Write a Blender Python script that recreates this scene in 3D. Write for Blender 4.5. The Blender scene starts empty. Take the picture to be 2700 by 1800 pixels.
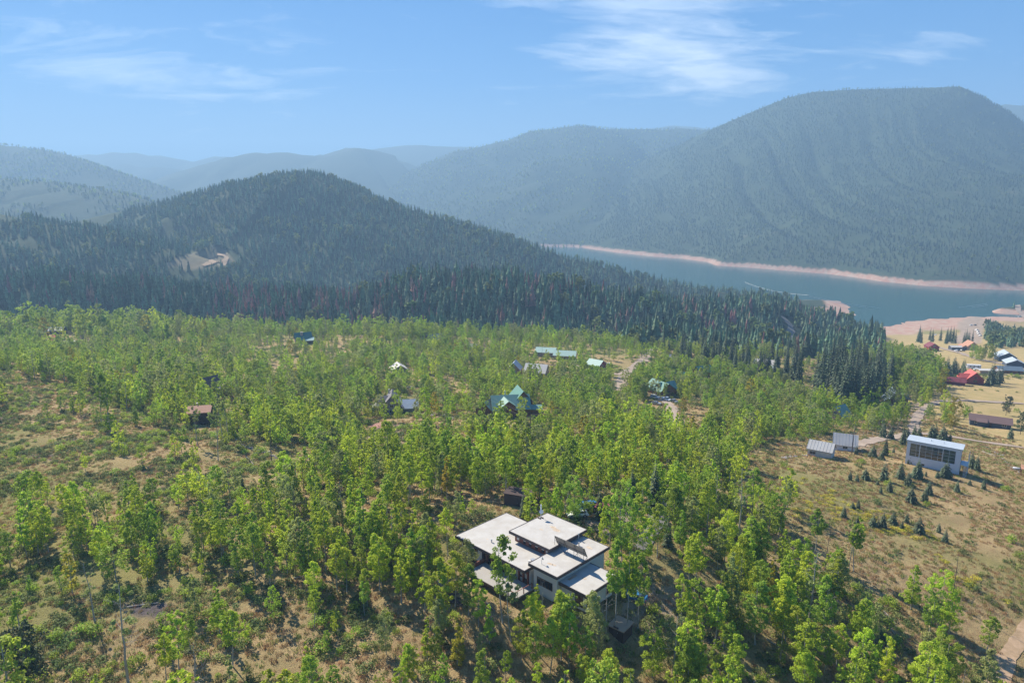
import bpy, math, random
import numpy as np
from mathutils import Vector, Matrix

# ------------------------------------------------------------------ camera, world, sun, exposure
sc = bpy.context.scene
COL = sc.collection
R = math.radians
HC = 190.0                      # camera height over the lake
PITCH = R(11.5); CP, SP = math.cos(PITCH), math.sin(PITCH)
SUN_AZ, SUN_EL = R(-41), R(40)  # azimuth clockwise from +Y

cam_d = bpy.data.cameras.new('camera'); cam = bpy.data.objects.new('camera', cam_d); COL.objects.link(cam)
cam.location = (0, 0, HC); cam.rotation_euler = (R(90) - PITCH, 0, 0)
cam_d.sensor_width = 36; cam_d.lens = 24; cam_d.clip_start = 1; cam_d.clip_end = 60000
sc.camera = cam

world = bpy.data.worlds.new('World'); sc.world = world; world.use_nodes = True
def build_world():
    nt = world.node_tree; N = nt.nodes; L = nt.links
    N.clear()
    out = N.new('ShaderNodeOutputWorld'); bg = N.new('ShaderNodeBackground'); bg.inputs['Strength'].default_value = 0.074
    sky = N.new('ShaderNodeTexSky'); sky.sky_type = 'NISHITA'; sky.sun_disc = False
    sky.sun_elevation = SUN_EL; sky.sun_rotation = SUN_AZ % (2*math.pi)
    sky.altitude = 2400; sky.air_density = 1.0; sky.dust_density = 0.15; sky.ozone_density = 4.5
    tint = N.new('ShaderNodeMix'); tint.data_type = 'RGBA'; tint.blend_type = 'MULTIPLY'; tint.inputs[0].default_value = 1
    L.new(sky.outputs[0], tint.inputs[6]); tint.inputs[7].default_value = (0.26, 0.53, 1.08, 1)
    # the clear blue deepens evenly from the horizon to the zenith all round
    tc = N.new('ShaderNodeTexCoord'); nrm = N.new('ShaderNodeVectorMath'); nrm.operation = 'NORMALIZE'
    L.new(tc.outputs['Generated'], nrm.inputs[0])
    def math_(op, a, b=None, clamp=False):
        m = N.new('ShaderNodeMath'); m.operation = op; m.use_clamp = clamp
        for i, v in enumerate((a, b)):
            if v is None: continue
            if isinstance(v, (int, float)): m.inputs[i].default_value = v
            else: L.new(v, m.inputs[i])
        return m.outputs[0]
    sep = N.new('ShaderNodeSeparateXYZ'); L.new(nrm.outputs[0], sep.inputs[0])
    el = N.new('ShaderNodeValToRGB'); cr = el.color_ramp; cr.elements[0].position = 0.0; cr.elements[0].color = (.27, .54, .74, 1); cr.elements[1].position = 1.0; cr.elements[1].color = (.012, .075, .30, 1)
    e2 = cr.elements.new(.16); e2.color = (.075, .335, .72, 1); e3 = cr.elements.new(.32); e3.color = (.02, .22, .62, 1); L.new(sep.outputs[2], el.inputs[0])
    es = N.new('ShaderNodeVectorMath'); es.operation = 'SCALE'; es.inputs[3].default_value = 6.7; L.new(el.outputs[0], es.inputs[0])
    clear = N.new('ShaderNodeMix'); clear.data_type = 'RGBA'; clear.inputs[0].default_value = .85; L.new(tint.outputs[2], clear.inputs[6]); L.new(es.outputs[0], clear.inputs[7])
    zz = math_('ADD', sep.outputs[2], 0.12)
    px = math_('DIVIDE', sep.outputs[0], zz); py = math_('DIVIDE', sep.outputs[1], zz)
    comb = N.new('ShaderNodeCombineXYZ'); L.new(px, comb.inputs[0]); L.new(py, comb.inputs[1])
    # warped, stretched cirrus noise on a high flat layer
    mp = N.new('ShaderNodeMapping'); mp.inputs['Rotation'].default_value = (0, 0, R(-32)); mp.inputs['Scale'].default_value = (0.75, 1.5, 1)
    L.new(comb.outputs[0], mp.inputs[0])
    w = N.new('ShaderNodeTexNoise'); w.inputs['Scale'].default_value = 0.9; w.inputs['Detail'].default_value = 4
    L.new(mp.outputs[0], w.inputs['Vector'])
    ws = N.new('ShaderNodeVectorMath'); ws.operation = 'SCALE'; ws.inputs[3].default_value = 1.5; L.new(w.outputs['Color'], ws.inputs[0])
    wa = N.new('ShaderNodeVectorMath'); wa.operation = 'ADD'; L.new(mp.outputs[0], wa.inputs[0]); L.new(ws.outputs[0], wa.inputs[1])
    n1 = N.new('ShaderNodeTexNoise'); n1.inputs['Scale'].default_value = 2.6; n1.inputs['Detail'].default_value = 9; n1.inputs['Roughness'].default_value = 0.62
    L.new(wa.outputs[0], n1.inputs['Vector'])
    base = n1.outputs[0]
    # where cirrus banks lie in the sky (direction, spread, strength)
    tot = None
    def bank(az, el, saz, sel, k, tilt=0.0):
        nonlocal tot
        # local coordinates: azimuth ~ x/y, elevation ~ z
        a = math_('ARCTAN2', sep.outputs[0], sep.outputs[1])
        da = math_('SUBTRACT', a, R(az)); de = math_('SUBTRACT', sep.outputs[2], math.sin(R(el)))
        de = math_('SUBTRACT', de, math_('MULTIPLY', da, tilt))
        q = math_('ADD', math_('POWER', math_('ABSOLUTE', math_('DIVIDE', da, R(saz))), 2.0), math_('POWER', math_('ABSOLUTE', math_('DIVIDE', de, R(sel))), 2.0))
        g = math_('MULTIPLY', math_('POWER', 2.718, math_('MULTIPLY', q, -1.0)), k)
        tot = g if tot is None else math_('ADD', tot, g)
    bank(9, 13.5, 9, 5.2, 0.34, 0.05); bank(15, 9.5, 7, 2.2, 0.20, -0.1); bank(26, 9.8, 12, 1.8, 0.22, 0.0)
    bank(27, 16.3, 9, 1.9, 0.36, 0.12); bank(-25, 9.0, 14, 4.0, 0.17, -0.08); bank(-31, 8.6, 12, 1.3, 0.10, -0.05)
    bank(-14, 12.5, 12, 3, 0.06, 0.05); bank(4, 17, 12, 2, 0.13); bank(80, 25, 30, 12, 0.2); bank(-90, 30, 40, 12, 0.2); bank(170, 30, 60, 14, 0.2)
    s = math_('ADD', base, tot)
    mr = N.new('ShaderNodeMapRange'); mr.inputs[1].default_value = 0.66; mr.inputs[2].default_value = 1.06; mr.inputs[3].default_value = 0; mr.inputs[4].default_value = 0.72
    L.new(s, mr.inputs[0])
    up = N.new('ShaderNodeMapRange'); up.inputs[1].default_value = 0.02; up.inputs[2].default_value = 0.10; L.new(sep.outputs[2], up.inputs[0])
    f = math_('MULTIPLY', mr.outputs[0], up.outputs[0])
    mix = N.new('ShaderNodeMix'); mix.data_type = 'RGBA'; L.new(f, mix.inputs[0]); L.new(clear.outputs[2], mix.inputs[6]); mix.inputs[7].default_value = (8.2, 8.8, 9.4, 1)
    L.new(mix.outputs[2], bg.inputs[0]); L.new(bg.outputs[0], out.inputs[0])
build_world()

sun_d = bpy.data.lights.new('sun', 'SUN'); sun = bpy.data.objects.new('sun', sun_d); COL.objects.link(sun)
sun_d.energy = 5.0; sun_d.angle = R(0.53); sun_d.color = (1.0, 0.91, 0.77)
sdir = Vector((math.cos(SUN_EL)*math.sin(SUN_AZ), math.cos(SUN_EL)*math.cos(SUN_AZ), math.sin(SUN_EL)))
sun.rotation_euler = (-sdir).to_track_quat('-Z', 'Y').to_euler(); sun.location = (0, 0, 900)

vs = sc.view_settings; vs.view_transform = 'Standard'; vs.look = 'None'; vs.gamma = 1; vs.use_curve_mapping = False; vs.exposure = 1.12
sc.cycles.volume_bounces = 0; sc.cycles.max_bounces = 6; sc.cycles.transparent_max_bounces = 8
HAZE_DENSITY = 0.00022

# ------------------------------------------------------------------ geometry of the view (photo pixels of a 2700 x 1800 picture to rays)
rng = np.random.default_rng(11); random.seed(11)
def ray(u, v):
    dx = (np.asarray(u, float) - 1350)/1800; dy = (900 - np.asarray(v, float))/1800
    return dx, CP + dy*SP, dy*CP - SP
def at_z(u, v, z):
    rx, ry, rz = ray(u, v); t = (z - HC)/rz
    return rx*t, ry*t, z + 0*rx
def at_y(u, v, Y):
    rx, ry, rz = ray(u, v); t = Y/ry
    return rx*t, Y + 0*rx, HC + rz*t
def proj(x, y, z):
    z = z - HC; f = y*CP - z*SP; up = y*SP + z*CP
    f = np.maximum(f, 1e-3)
    return 1350 + 1800*x/f, 900 - 1800*up/f

# value noise
_perm = rng.random((256, 256))
def vnoise(x, y):
    xi = np.floor(x).astype(int); yi = np.floor(y).astype(int); fx = x - xi; fy = y - yi
    fx = fx*fx*(3-2*fx); fy = fy*fy*(3-2*fy)
    a = _perm[xi & 255, yi & 255]; b = _perm[(xi+1) & 255, yi & 255]; c = _perm[xi & 255, (yi+1) & 255]; d = _perm[(xi+1) & 255, (yi+1) & 255]
    return (a*(1-fx)+b*fx)*(1-fy) + (c*(1-fx)+d*fx)*fy
def fbm(x, y, o=5, g=0.5):
    s = 0; a = 1; n = 0
    for k in range(o):
        s = s + a*vnoise(x*2**k + 17.3*k, y*2**k + 9.1*k); n += a; a *= g
    return s/n
def ss(a, b, x):
    t = np.clip((x-a)/(b-a), 0, 1); return t*t*(3-2*t)

# ------------------------------------------------------------------ terrain heights
near_uvz = [(100,1800,121),(700,1800,122),(1350,1800,121.5),(2000,1800,118),(2650,1800,112),
 (0,1500,122),(600,1500,123),(1100,1500,125),(1250,1500,125.6),(1400,1640,123.5),(1600,1620,123.6),(1700,1600,122.5),(2100,1500,118),(2600,1500,112.5),
 (1250,1340,126),(1500,1380,126.2),(1650,1440,125.6),(1400,1340,126.2),(2000,1300,117.5),(2350,1300,112.5),(2650,1300,108),(2430,1225,110),
 (0,1300,122),(500,1300,122),(900,1300,124),(0,1100,121),(300,1130,120),(600,1150,118.5),(850,1200,119),
 (0,980,118),(530,1100,115),(1030,1090,107),(1340,1090,109),(1300,1200,118),(1300,1140,113),(1745,1050,94),(1900,1120,100),(1640,990,92),
 (1600,930,86),(1300,930,88),(1200,890,84),(700,880,85),(700,960,94),(100,870,86),(300,960,100),(100,920,96),(1000,960,92),(1500,1080,103),
 (1550,1180,114),(1700,1230,118),(2000,1000,86),(2000,930,76),(2100,1080,94),(2200,1190,109),(2350,1060,88),(2610,1120,92),(2530,1010,78),
 (2500,960,66),(2650,960,66),(2450,910,48),(2650,900,44),(2560,875,10),(2560,848,5),(2250,873,3),(2400,868,3),(2150,885,22),(2090,900,40),(2060,835,34)]
cpts = []
for u, v, z in near_uvz:
    x, y, zz = at_z(u, v, z); cpts.append((float(x), float(y), z))
cpts += [(-300,50,122),(-400,300,118),(-600,600,84),(300,50,105),(450,200,95),(650,400,75),(850,700,40),(950,1000,8),(0,-80,124),(0,30,122),
         (-450,720,55),(-180,700,52),(50,690,50),(220,720,45),(-500,1000,40),(0,1000,40),(1100,1300,-5),(500,1350,-15),(800,1250,-8),(200,1400,10)]
CP_ = np.array(cpts)
def _tps(r2):
    return 0.5*r2*np.log(r2 + 1e-9)
def _fit():
    P = CP_[:, :2]/100.0; n = len(P)
    A = np.zeros((n+3, n+3)); r2 = ((P[:, None]-P[None])**2).sum(2)
    A[:n, :n] = _tps(r2) + np.eye(n)*0.02
    A[:n, n] = 1; A[:n, n+1:] = P; A[n, :n] = 1; A[n+1:, :n] = P.T
    return np.linalg.solve(A, np.concatenate([CP_[:, 2], np.zeros(3)])), P
TW, TP = _fit()
def tps(x, y):
    x = np.asarray(x, float)/100; y = np.asarray(y, float)/100; s = TW[-3] + TW[-2]*x + TW[-1]*y
    for i in range(len(TP)):
        s = s + TW[i]*_tps((x-TP[i, 0])**2 + (y-TP[i, 1])**2)
    return s

def poly_w(pts):
    out = []
    for u, v, Y in pts:
        x, y, z = at_y(u, v, Y); out.append((float(x), float(y), float(z)))
    return np.array(out)
def nearest(x, y, P):
    """distance, height, arc parameter and side of the nearest point of polyline P"""
    best = np.full(np.shape(x), 1e18); h = np.zeros(np.shape(x)); s = np.zeros(np.shape(x)); side = np.zeros(np.shape(x)); acc = 0
    for a, b in zip(P[:-1], P[1:]):
        d = b[:2]-a[:2]; l = math.hypot(*d); t = np.clip(((x-a[0])*d[0]+(y-a[1])*d[1])/l**2, 0, 1)
        qx = x-(a[0]+t*d[0]); qy = y-(a[1]+t*d[1]); q = qx*qx+qy*qy
        m = q < best
        best = np.where(m, q, best); h = np.where(m, a[2]+t*(b[2]-a[2]), h); s = np.where(m, acc+t*l, s)
        side = np.where(m, np.sign(d[0]*(y-a[1])-d[1]*(x-a[0])), side); acc += l
    return np.sqrt(best), h, s, side

# (name, crest points (u, v, Y), slope in front, slope behind, noise amplitude, noise size)
RIDGES = [
 ('conifer_ridge', [(-400,738,820),(0,736,820),(115,730,815),(287,750,800),(400,764,795),(516,772,785),(631,788,775),(735,778,765),(803,783,760),(918,788,760),(976,773,765),(1090,747,775),(1180,737,780),(1263,736,775),(1435,748,765),(1607,783,755),(1780,812,750),(1860,824,755),(1960,818,800),(2040,812,860)], .30, .35, 9, 90),
 ('wooded_hill', [(180,590,1700),(300,560,1650),(400,545,1620),(560,500,1600),(700,475,1600),(760,463,1600),(810,458,1600),(860,470,1580),(900,488,1560),(1000,530,1520),(1150,572,1480),(1300,617,1440),(1450,665,1400),(1600,705,1360),(1750,748,1310),(1900,768,1270),(2020,778,1230),(2090,792,1200)], .34, .40, 22, 190),
 ('wooded_hill', [(-400,540,1300),(-150,556,1280),(0,565,1250),(150,590,1200),(300,612,1180),(420,648,1150),(520,676,1120),(600,716,1090),(690,752,1060)], .30, .35, 12, 120),
 ('hill', [(2050,798,1220),(2110,792,1270),(2160,790,1300),(2205,793,1330)], .10, .14, 1.5, 40),
 ('hill', [(2560,835,1240),(2640,812,1200),(2760,795,1200),(3000,780,1200)], .25, .3, 3, 60),
 ('hill', [(-500,460,2600),(-200,462,2600),(0,470,2600),(150,482,2550),(300,506,2450),(420,536,2350),(520,560,2300)], .25, .3, 20, 260),
 ('hill', [(-600,362,3900),(-200,368,3900),(0,381,3900),(100,392,3900),(180,408,3800),(300,450,3650),(420,490,3500),(520,525,3400),(620,560,3300)], .30, .35, 30, 420),
 ('hill', [(350,500,5600),(420,472,5500),(500,446,5400),(600,414,5300),(650,404,5300),(720,399,5300),(780,404,5300),(850,412,5300),(950,440,5200),(1050,480,5200)], .32, .4, 40, 600),
 ('hill', [(780,420,6000),(860,404,5900),(910,390,5900),(950,390,5300),(1000,398,5700),(1060,422,5700),(1120,450,5500)], .35, .4, 40, 600),
 ('hill', [(120,425,7300),(200,408,7300),(260,406,7300),(320,398,7300),(400,408,7300),(460,414,7300),(520,430,7300),(650,470,7300)], .3, .4, 60, 900),
 ('hill', [(200,470,6300),(280,442,6300),(330,432,6300),(395,441,6300),(430,436,6300),(480,448,6300),(560,480,6300)], .3, .4, 50, 700),
 ('hill', [(480,430,7300),(560,413,7300),(600,408,7300),(660,425,7300)], .3, .4, 50, 900),
 ('hill', [(900,400,7300),(1000,388,7300),(1060,384,7300),(1110,380,7300),(1200,385,7300),(1320,390,7300),(1400,420,7300)], .3, .4, 50, 900),
 ('mountain', [(940,505,5000),(1050,470,4950),(1100,440,4900),(1200,400,4900),(1300,378,4900),(1340,370,4900),(1400,345,4900),(1450,340,4900),(1520,332,4900),(1560,334,4900),(1650,341,4900),(1750,340,4900),(1850,337,4900),(1950,338,4800),(2100,345,4800)], .34, .4, 75, 620),
 ('mountain', [(1640,348,7300),(1700,338,7300),(1760,331,7300),(1830,333,7300),(1900,342,7300)], .3, .4, 40, 900),
 ('mountain', [(2520,300,5200),(2590,282,5200),(2640,275,5200),(2750,276,5200),(2950,290,5200)], .35, .4, 50, 620),
]
RIDGES = [(n, poly_w(p), a, b, am, sz) for n, p, a, b, am, sz in RIDGES]
# the big mountain: from its shoreline up to its crest
SHORE = [(1380,618),(1425,630),(1465,641),(1550,655),(1637,667),(1720,676),(1798,682),(1867,691),(1890,700),(1981,706),(2080,714),(2182,722),(2260,732),(2326,742),(2441,754),(2530,759),(2613,763),(2700,766),(2850,775),(3100,790)]
SHORE_W = []
for u, v in SHORE:
    x, y, z = at_z(u, v, 0.0); SHORE_W.append((float(x), float(y), 0.0))
SHORE_W = np.array(SHORE_W)
CREST_W = poly_w([(1320,612,4700),(1400,585,4500),(1550,500,4200),(1700,425,3950),(1880,345,3700),(2010,289,3550),(2080,262,3480),(2145,248,3400),(2250,242,3280),(2400,239,3150),(2530,235,3000),(2555,245,2960),(2600,275,2900),(2700,352,2750),(2900,470,2600),(3200,560,2400)])
def _resample(P, n):
    l = np.concatenate([[0], np.cumsum(np.hypot(*np.diff(P[:, :2], axis=0).T))]); t = np.linspace(0, l[-1], n)
    return np.stack([np.interp(t, l, P[:, k]) for k in range(3)]+[t], 1)
CREST_S = _resample(CREST_W, 40)
def mountain(x, y):
    sd, _, s1, sside = nearest(x, y, SHORE_W); cd, _h, _s, cside = nearest(x, y, CREST_W)
    W = 0; ch = 0; s2 = 0          # crest height and position along it, blended so the face has no creases
    for q in CREST_S:
        w_ = 1/((x-q[0])**2+(y-q[1])**2+900.0)**2; W = W+w_; ch = ch+w_*q[2]; s2 = s2+w_*q[3]
    ch = ch/W; s2 = s2/W; k_ = np.clip(cd/150, 0, 1); ch = ch*k_+_h*(1-k_)
    s = sd*sside
    fr = np.clip(s/(s+cd+1e-6), 0, 1)
    # spurs and gullies running diagonally down the face
    w = fbm(x/900, y/900, 2)*150
    k = (s2*1.0 + fr*900 + w)
    g = np.abs(vnoise(k/170, fr*.8+3)*2-1); g2 = np.abs(vnoise(k/62+7, fr*2.4)*2-1)
    amp = np.sin(np.pi*np.clip(fr, 0, 1)**0.75)
    hh = ch*(fr**0.92) + (g*32 + g2*20 - 26)*amp + (fbm(x/200, y/200, 4)-.5)*26*amp
    front = np.where(s > 0, hh + 11*(1-np.exp(-np.maximum(s, 0)/22)), 0.35*s)
    front = front + np.where(s > 0, (fbm(x/70, y/70, 3)-.5)*7*np.exp(-np.maximum(s, 0)/90), 0)
    back = ch - 0.45*np.maximum(cd-160, 0)
    return np.where(cside > 0, back, front)
BASE_CLASS = ['hillside'] + [r[0] for r in RIDGES] + ['mountain']
PAD_L = []      # level pads under buildings: x, y, radius, z
def heights(x, y, owner=False):
    x = np.asarray(x, float); y = np.asarray(y, float)
    base = tps(x, y) + (fbm(x/26, y/26, 4)-.5)*2.6*ss(40, 140, y+np.abs(x)*.3)
    far = -15 + 45*ss(50, -350, x - (y-1400)*0.12)
    k = ss(1150, 1450, y); base = np.where(y > 1150, base*(1-k)+far*k, base)
    base = np.where((np.abs(x) > 1000) & (y < 1500), np.minimum(base, 60), base)
    H = base; own = np.zeros(x.shape, int)
    for i, (n, P, fs, bs, am, sz) in enumerate(RIDGES):
        d, h, s, side = nearest(x, y, P)
        nz = (fbm(x/sz + i*3.3, y/sz, 5)-.5)*2*am*(1-np.exp(-d/(sz*.35)))
        gl = (np.abs(vnoise((s+fbm(x/sz, y/sz, 2)*sz)/(sz*.8)+i, d/sz*.3)*2-1)-.5)*am*(1-np.exp(-d/(sz*.4)))
        slope = np.where(side > 0, bs, fs)
        hh = h - slope*d*(1-0.25*np.exp(-d/(sz*.6))) + nz + gl*1.3
        m = hh > H; H = np.where(m, hh, H); own = np.where(m, i+1, own)
    mask = y > 1250
    if mask.any():
        hh = np.full(x.shape, -99.0); hh[mask] = mountain(x[mask], y[mask])
        m = hh > H; H = np.where(m, hh, H); own = np.where(m, len(RIDGES)+1, own)
    for (px, py, pr, pz) in PAD_L:
        d = np.hypot(x-px, y-py); k = 1-ss(pr, pr*1.7, d); H = H*(1-k)+pz*k
    return (H, own) if owner else H
def ground(u, v, tmax=3000.0):
    """first point where the view ray of photo pixel (u, v) meets the ground"""
    rx, ry, rz = ray(u, v); t = np.geomspace(60, tmax, 260)
    for n in (24, 12):
        below = np.nonzero(HC + rz*t < heights(rx*t, ry*t))[0]
        if len(below) == 0: return None
        i = below[0]; t0, t1 = t[max(i-1, 0)], t[i]; t = np.linspace(t0, t1, n)
    below = np.nonzero(HC + rz*t < heights(rx*t, ry*t))[0]; t1 = t[below[0]] if len(below) else t1
    return float(rx*t1), float(ry*t1), float(HC+rz*t1)

# level ground for the main house
PAD_L.append((3.2, 112.0, 13, 125.6))

# ------------------------------------------------------------------ materials
MATS = {}
def mat(name, color, rough=.85, metal=0.0, spec=.3, noise=0.0, scale=1.0, color2=None, trans=0.0, per_island=0.0, per_obj=0.0, bump=0.0):
    if name in MATS: return MATS[name]
    m = bpy.data.materials.new(name); m.use_nodes = True; nt = m.node_tree; N = nt.nodes; L = nt.links
    b = N['Principled BSDF']; b.inputs['Roughness'].default_value = rough; b.inputs['Metallic'].default_value = metal; b.inputs['Specular IOR Level'].default_value = spec
    col = N.new('ShaderNodeMix'); col.data_type = 'RGBA'; col.inputs[6].default_value = (*color, 1)
    c2 = color2 if color2 else tuple(c*.6 for c in color); col.inputs[7].default_value = (*c2, 1); col.inputs[0].default_value = 0
    if noise or bump:
        tc = N.new('ShaderNodeTexCoord'); n = N.new('ShaderNodeTexNoise'); n.inputs['Scale'].default_value = scale; n.inputs['Detail'].default_value = 6; n.inputs['Roughness'].default_value = .6
        L.new(tc.outputs['Object'], n.inputs['Vector'])
        if noise:
            mr = N.new('ShaderNodeMapRange'); mr.inputs[1].default_value = .35; mr.inputs[2].default_value = .7; mr.inputs[4].default_value = noise
            L.new(n.outputs[0], mr.inputs[0]); L.new(mr.outputs[0], col.inputs[0])
        if bump:
            bp = N.new('ShaderNodeBump'); bp.inputs['Strength'].default_value = bump; L.new(n.outputs[0], bp.inputs['Height']); L.new(bp.outputs[0], b.inputs['Normal'])
    outc = col.outputs[2]
    for kind, amt in (('i', per_island), ('o', per_obj)):
        if not amt: continue
        hs = N.new('ShaderNodeHueSaturation'); L.new(outc, hs.inputs['Color'])
        src = N.new('ShaderNodeNewGeometry').outputs['Random Per Island'] if kind == 'i' else N.new('ShaderNodeObjectInfo').outputs['Random']
        mr = N.new('ShaderNodeMapRange'); mr.inputs[3].default_value = 1-amt; mr.inputs[4].default_value = 1+amt; L.new(src, mr.inputs[0]); L.new(mr.outputs[0], hs.inputs['Value'])
        if kind == 'o':
            m2 = N.new('ShaderNodeMath'); m2.operation = 'MULTIPLY'; m2.inputs[1].default_value = 7.31; L.new(src, m2.inputs[0])
            m3 = N.new('ShaderNodeMath'); m3.operation = 'FRACT'; L.new(m2.outputs[0], m3.inputs[0])
            m4 = N.new('ShaderNodeMapRange'); m4.inputs[3].default_value = .5-amt*.07; m4.inputs[4].default_value = .5+amt*.07; L.new(m3.outputs[0], m4.inputs[0]); L.new(m4.outputs[0], hs.inputs['Hue'])
        outc = hs.outputs[0]
    L.new(outc, b.inputs['Base Color'])
    if trans:
        tr = N.new('ShaderNodeBsdfTranslucent'); L.new(outc, tr.inputs['Color']); mx = N.new('ShaderNodeMixShader'); mx.inputs[0].default_value = trans
        L.new(b.outputs[0], mx.inputs[1]); L.new(tr.outputs[0], mx.inputs[2]); L.new(mx.outputs[0], N['Material Output'].inputs['Surface'])
    MATS[name] = m
    return m
M_LEAF = [mat('aspen_leaf_bright', (.46,.56,.045), .6, trans=.5, per_island=.4, per_obj=.22),
          mat('aspen_leaf_green', (.32,.43,.05), .6, trans=.5, per_island=.35, per_obj=.22),
          mat('aspen_leaf_dull', (.36,.40,.13), .7, trans=.45, per_island=.3, per_obj=.18),
          mat('aspen_leaf_yellow', (.42,.36,.04), .6, trans=.5, per_island=.3, per_obj=.2)]
M_BARK = mat('aspen_bark', (.42,.40,.34), .9, noise=.6, scale=3.0, color2=(.12,.11,.09))
M_DARKBARK = mat('dead_bark', (.13,.11,.10), .9, noise=.5, scale=3, color2=(.04,.035,.03))
M_GREYWOOD = mat('weathered_wood', (.40,.37,.33), .9, noise=.5, scale=2, color2=(.2,.18,.15))
M_SPRUCE = mat('spruce_needles', (.07,.105,.05), .7, trans=.15, per_island=.35, per_obj=.30)
M_BLUESPRUCE = mat('blue_spruce_needles', (.105,.14,.07), .7, trans=.15, per_island=.35, per_obj=.25)
M_FOREST = mat('forest_needles', (.105,.165,.09), .8, trans=.15, per_island=.35, per_obj=.55)
M_FARFOREST = mat('distant_forest_needles', (.040,.066,.042), .9, trans=.1, per_island=.1, per_obj=.12)
M_DEADFIR = mat('dying_needles', (.30,.14,.11), .8, trans=.1, per_island=.3, per_obj=.3)
M_SHRUB = mat('shrub_leaf', (.17,.215,.065), .7, trans=.4, per_island=.4, per_obj=.35)
M_YSHRUB = mat('rabbitbrush_flower', (.55,.50,.06), .7, trans=.3, per_island=.35, per_obj=.2)
M_GRASS_T = mat('dry_grass', (.40,.27,.13), .9, trans=.25, per_island=.3, per_obj=.3)
M_GRASS_G = mat('green_grass', (.24,.28,.07), .9, trans=.3, per_island=.3, per_obj=.3)

# ------------------------------------------------------------------ mesh helpers
class MB:
    def __init__(s): s.v = []; s.f = []; s.m = []
    def add(s, vs, fs, mi=0):
        o = len(s.v); s.v += [tuple(p) for p in vs]; s.f += [tuple(i+o for i in f) for f in fs]; s.m += [mi]*len(fs)
        return s
    def box(s, x0, x1, y0, y1, z0, z1, mi=0, tf=None):
        vs = [(x, y, z) for z in (z0, z1) for x, y in ((x0, y0), (x1, y0), (x1, y1), (x0, y1))]
        if tf: vs = [tf(p) for p in vs]
        return s.add(vs, [(3,2,1,0),(4,5,6,7),(0,1,5,4),(1,2,6,5),(2,3,7,6),(3,0,4,7)], mi)
    def tube(s, pts, rads, n=6, mi=0, cap=True):
        pts = [Vector(p) for p in pts]; rings = []
        for i, p in enumerate(pts):
            d = (pts[min(i+1, len(pts)-1)]-pts[max(i-1, 0)]); d = d.normalized() if d.length > 1e-9 else Vector((0, 0, 1))
            a = d.cross(Vector((0, 0, 1)) if abs(d.z) < .9 else Vector((1, 0, 0))).normalized(); b = d.cross(a)
            rings.append([p + (a*math.cos(2*math.pi*k/n)+b*math.sin(2*math.pi*k/n))*rads[i] for k in range(n)])
        vs = [q for r in rings for q in r]; fs = []
        for i in range(len(rings)-1):
            for k in range(n):
                fs.append((i*n+k, i*n+(k+1) % n, (i+1)*n+(k+1) % n, (i+1)*n+k))
        if cap: fs += [tuple(range(n)), tuple(range((len(rings)-1)*n, len(rings)*n))]
        return s.add(vs, fs, mi)
    def mesh(s, name, mats, smooth=False):
        me = bpy.data.meshes.new(name); me.from_pydata(s.v, [], s.f)
        for m in (mats if isinstance(mats, (list, tuple)) else [mats]): me.materials.append(m)
        if any(s.m): me.polygons.foreach_set('material_index', s.m)
        if smooth: me.polygons.foreach_set('use_smooth', [True]*len(s.f))
        me.update(); return me
    def obj(s, name, mats, parent=None, smooth=False, **kw):
        return link(name, s.mesh(name, mats, smooth), parent, **kw)
def link(name, me, parent=None, **kw):
    o = bpy.data.objects.new(name, me); COL.objects.link(o)
    if parent is not None: o.parent = parent
    for k, v in kw.items(): o[k] = v
    return o
def thing(name, label, cat, loc=(0, 0, 0), rz=0.0, group=None, scale=None):
    o = bpy.data.objects.new(name, None); COL.objects.link(o); o.location = loc; o.rotation_euler = (0, 0, rz)
    o['label'] = label; o['category'] = cat
    if group: o['group'] = group
    if scale is not None: o.scale = (scale,)*3 if isinstance(scale, (int, float)) else scale
    return o
def np_mesh(name, verts, faces, mats, smooth=True):
    me = bpy.data.meshes.new(name); nv, nf = len(verts), len(faces); k = faces.shape[1]
    me.vertices.add(nv); me.vertices.foreach_set('co', verts.astype(np.float32).ravel())
    me.loops.add(nf*k); me.loops.foreach_set('vertex_index', faces.astype(np.int32).ravel())
    me.polygons.add(nf); me.polygons.foreach_set('loop_start', np.arange(0, nf*k, k, dtype=np.int32))
    me.polygons.foreach_set('use_smooth', np.full(nf, smooth))
    for m in mats: me.materials.append(m)
    me.update(); me.validate(); return me

# ------------------------------------------------------------------ painted zones (photo pixel polygons of ground cover), used for albedo and for planting
def inside(u, v, poly):
    r = np.zeros(np.shape(u), bool); n = len(poly); j = n-1
    for i in range(n):
        xi, yi = poly[i]; xj, yj = poly[j]
        c = ((yi > v) != (yj > v)) & (u < (xj-xi)*(v-yi)/((yj-yi) or 1e-9)+xi)
        r ^= c; j = i
    return r
def wpoly(poly):        # a ground outline given in photo pixels, as world x, y
    out = []
    for u, v in poly:
        g = ground(u, v); out.append((g[0], g[1]))
    return out
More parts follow.
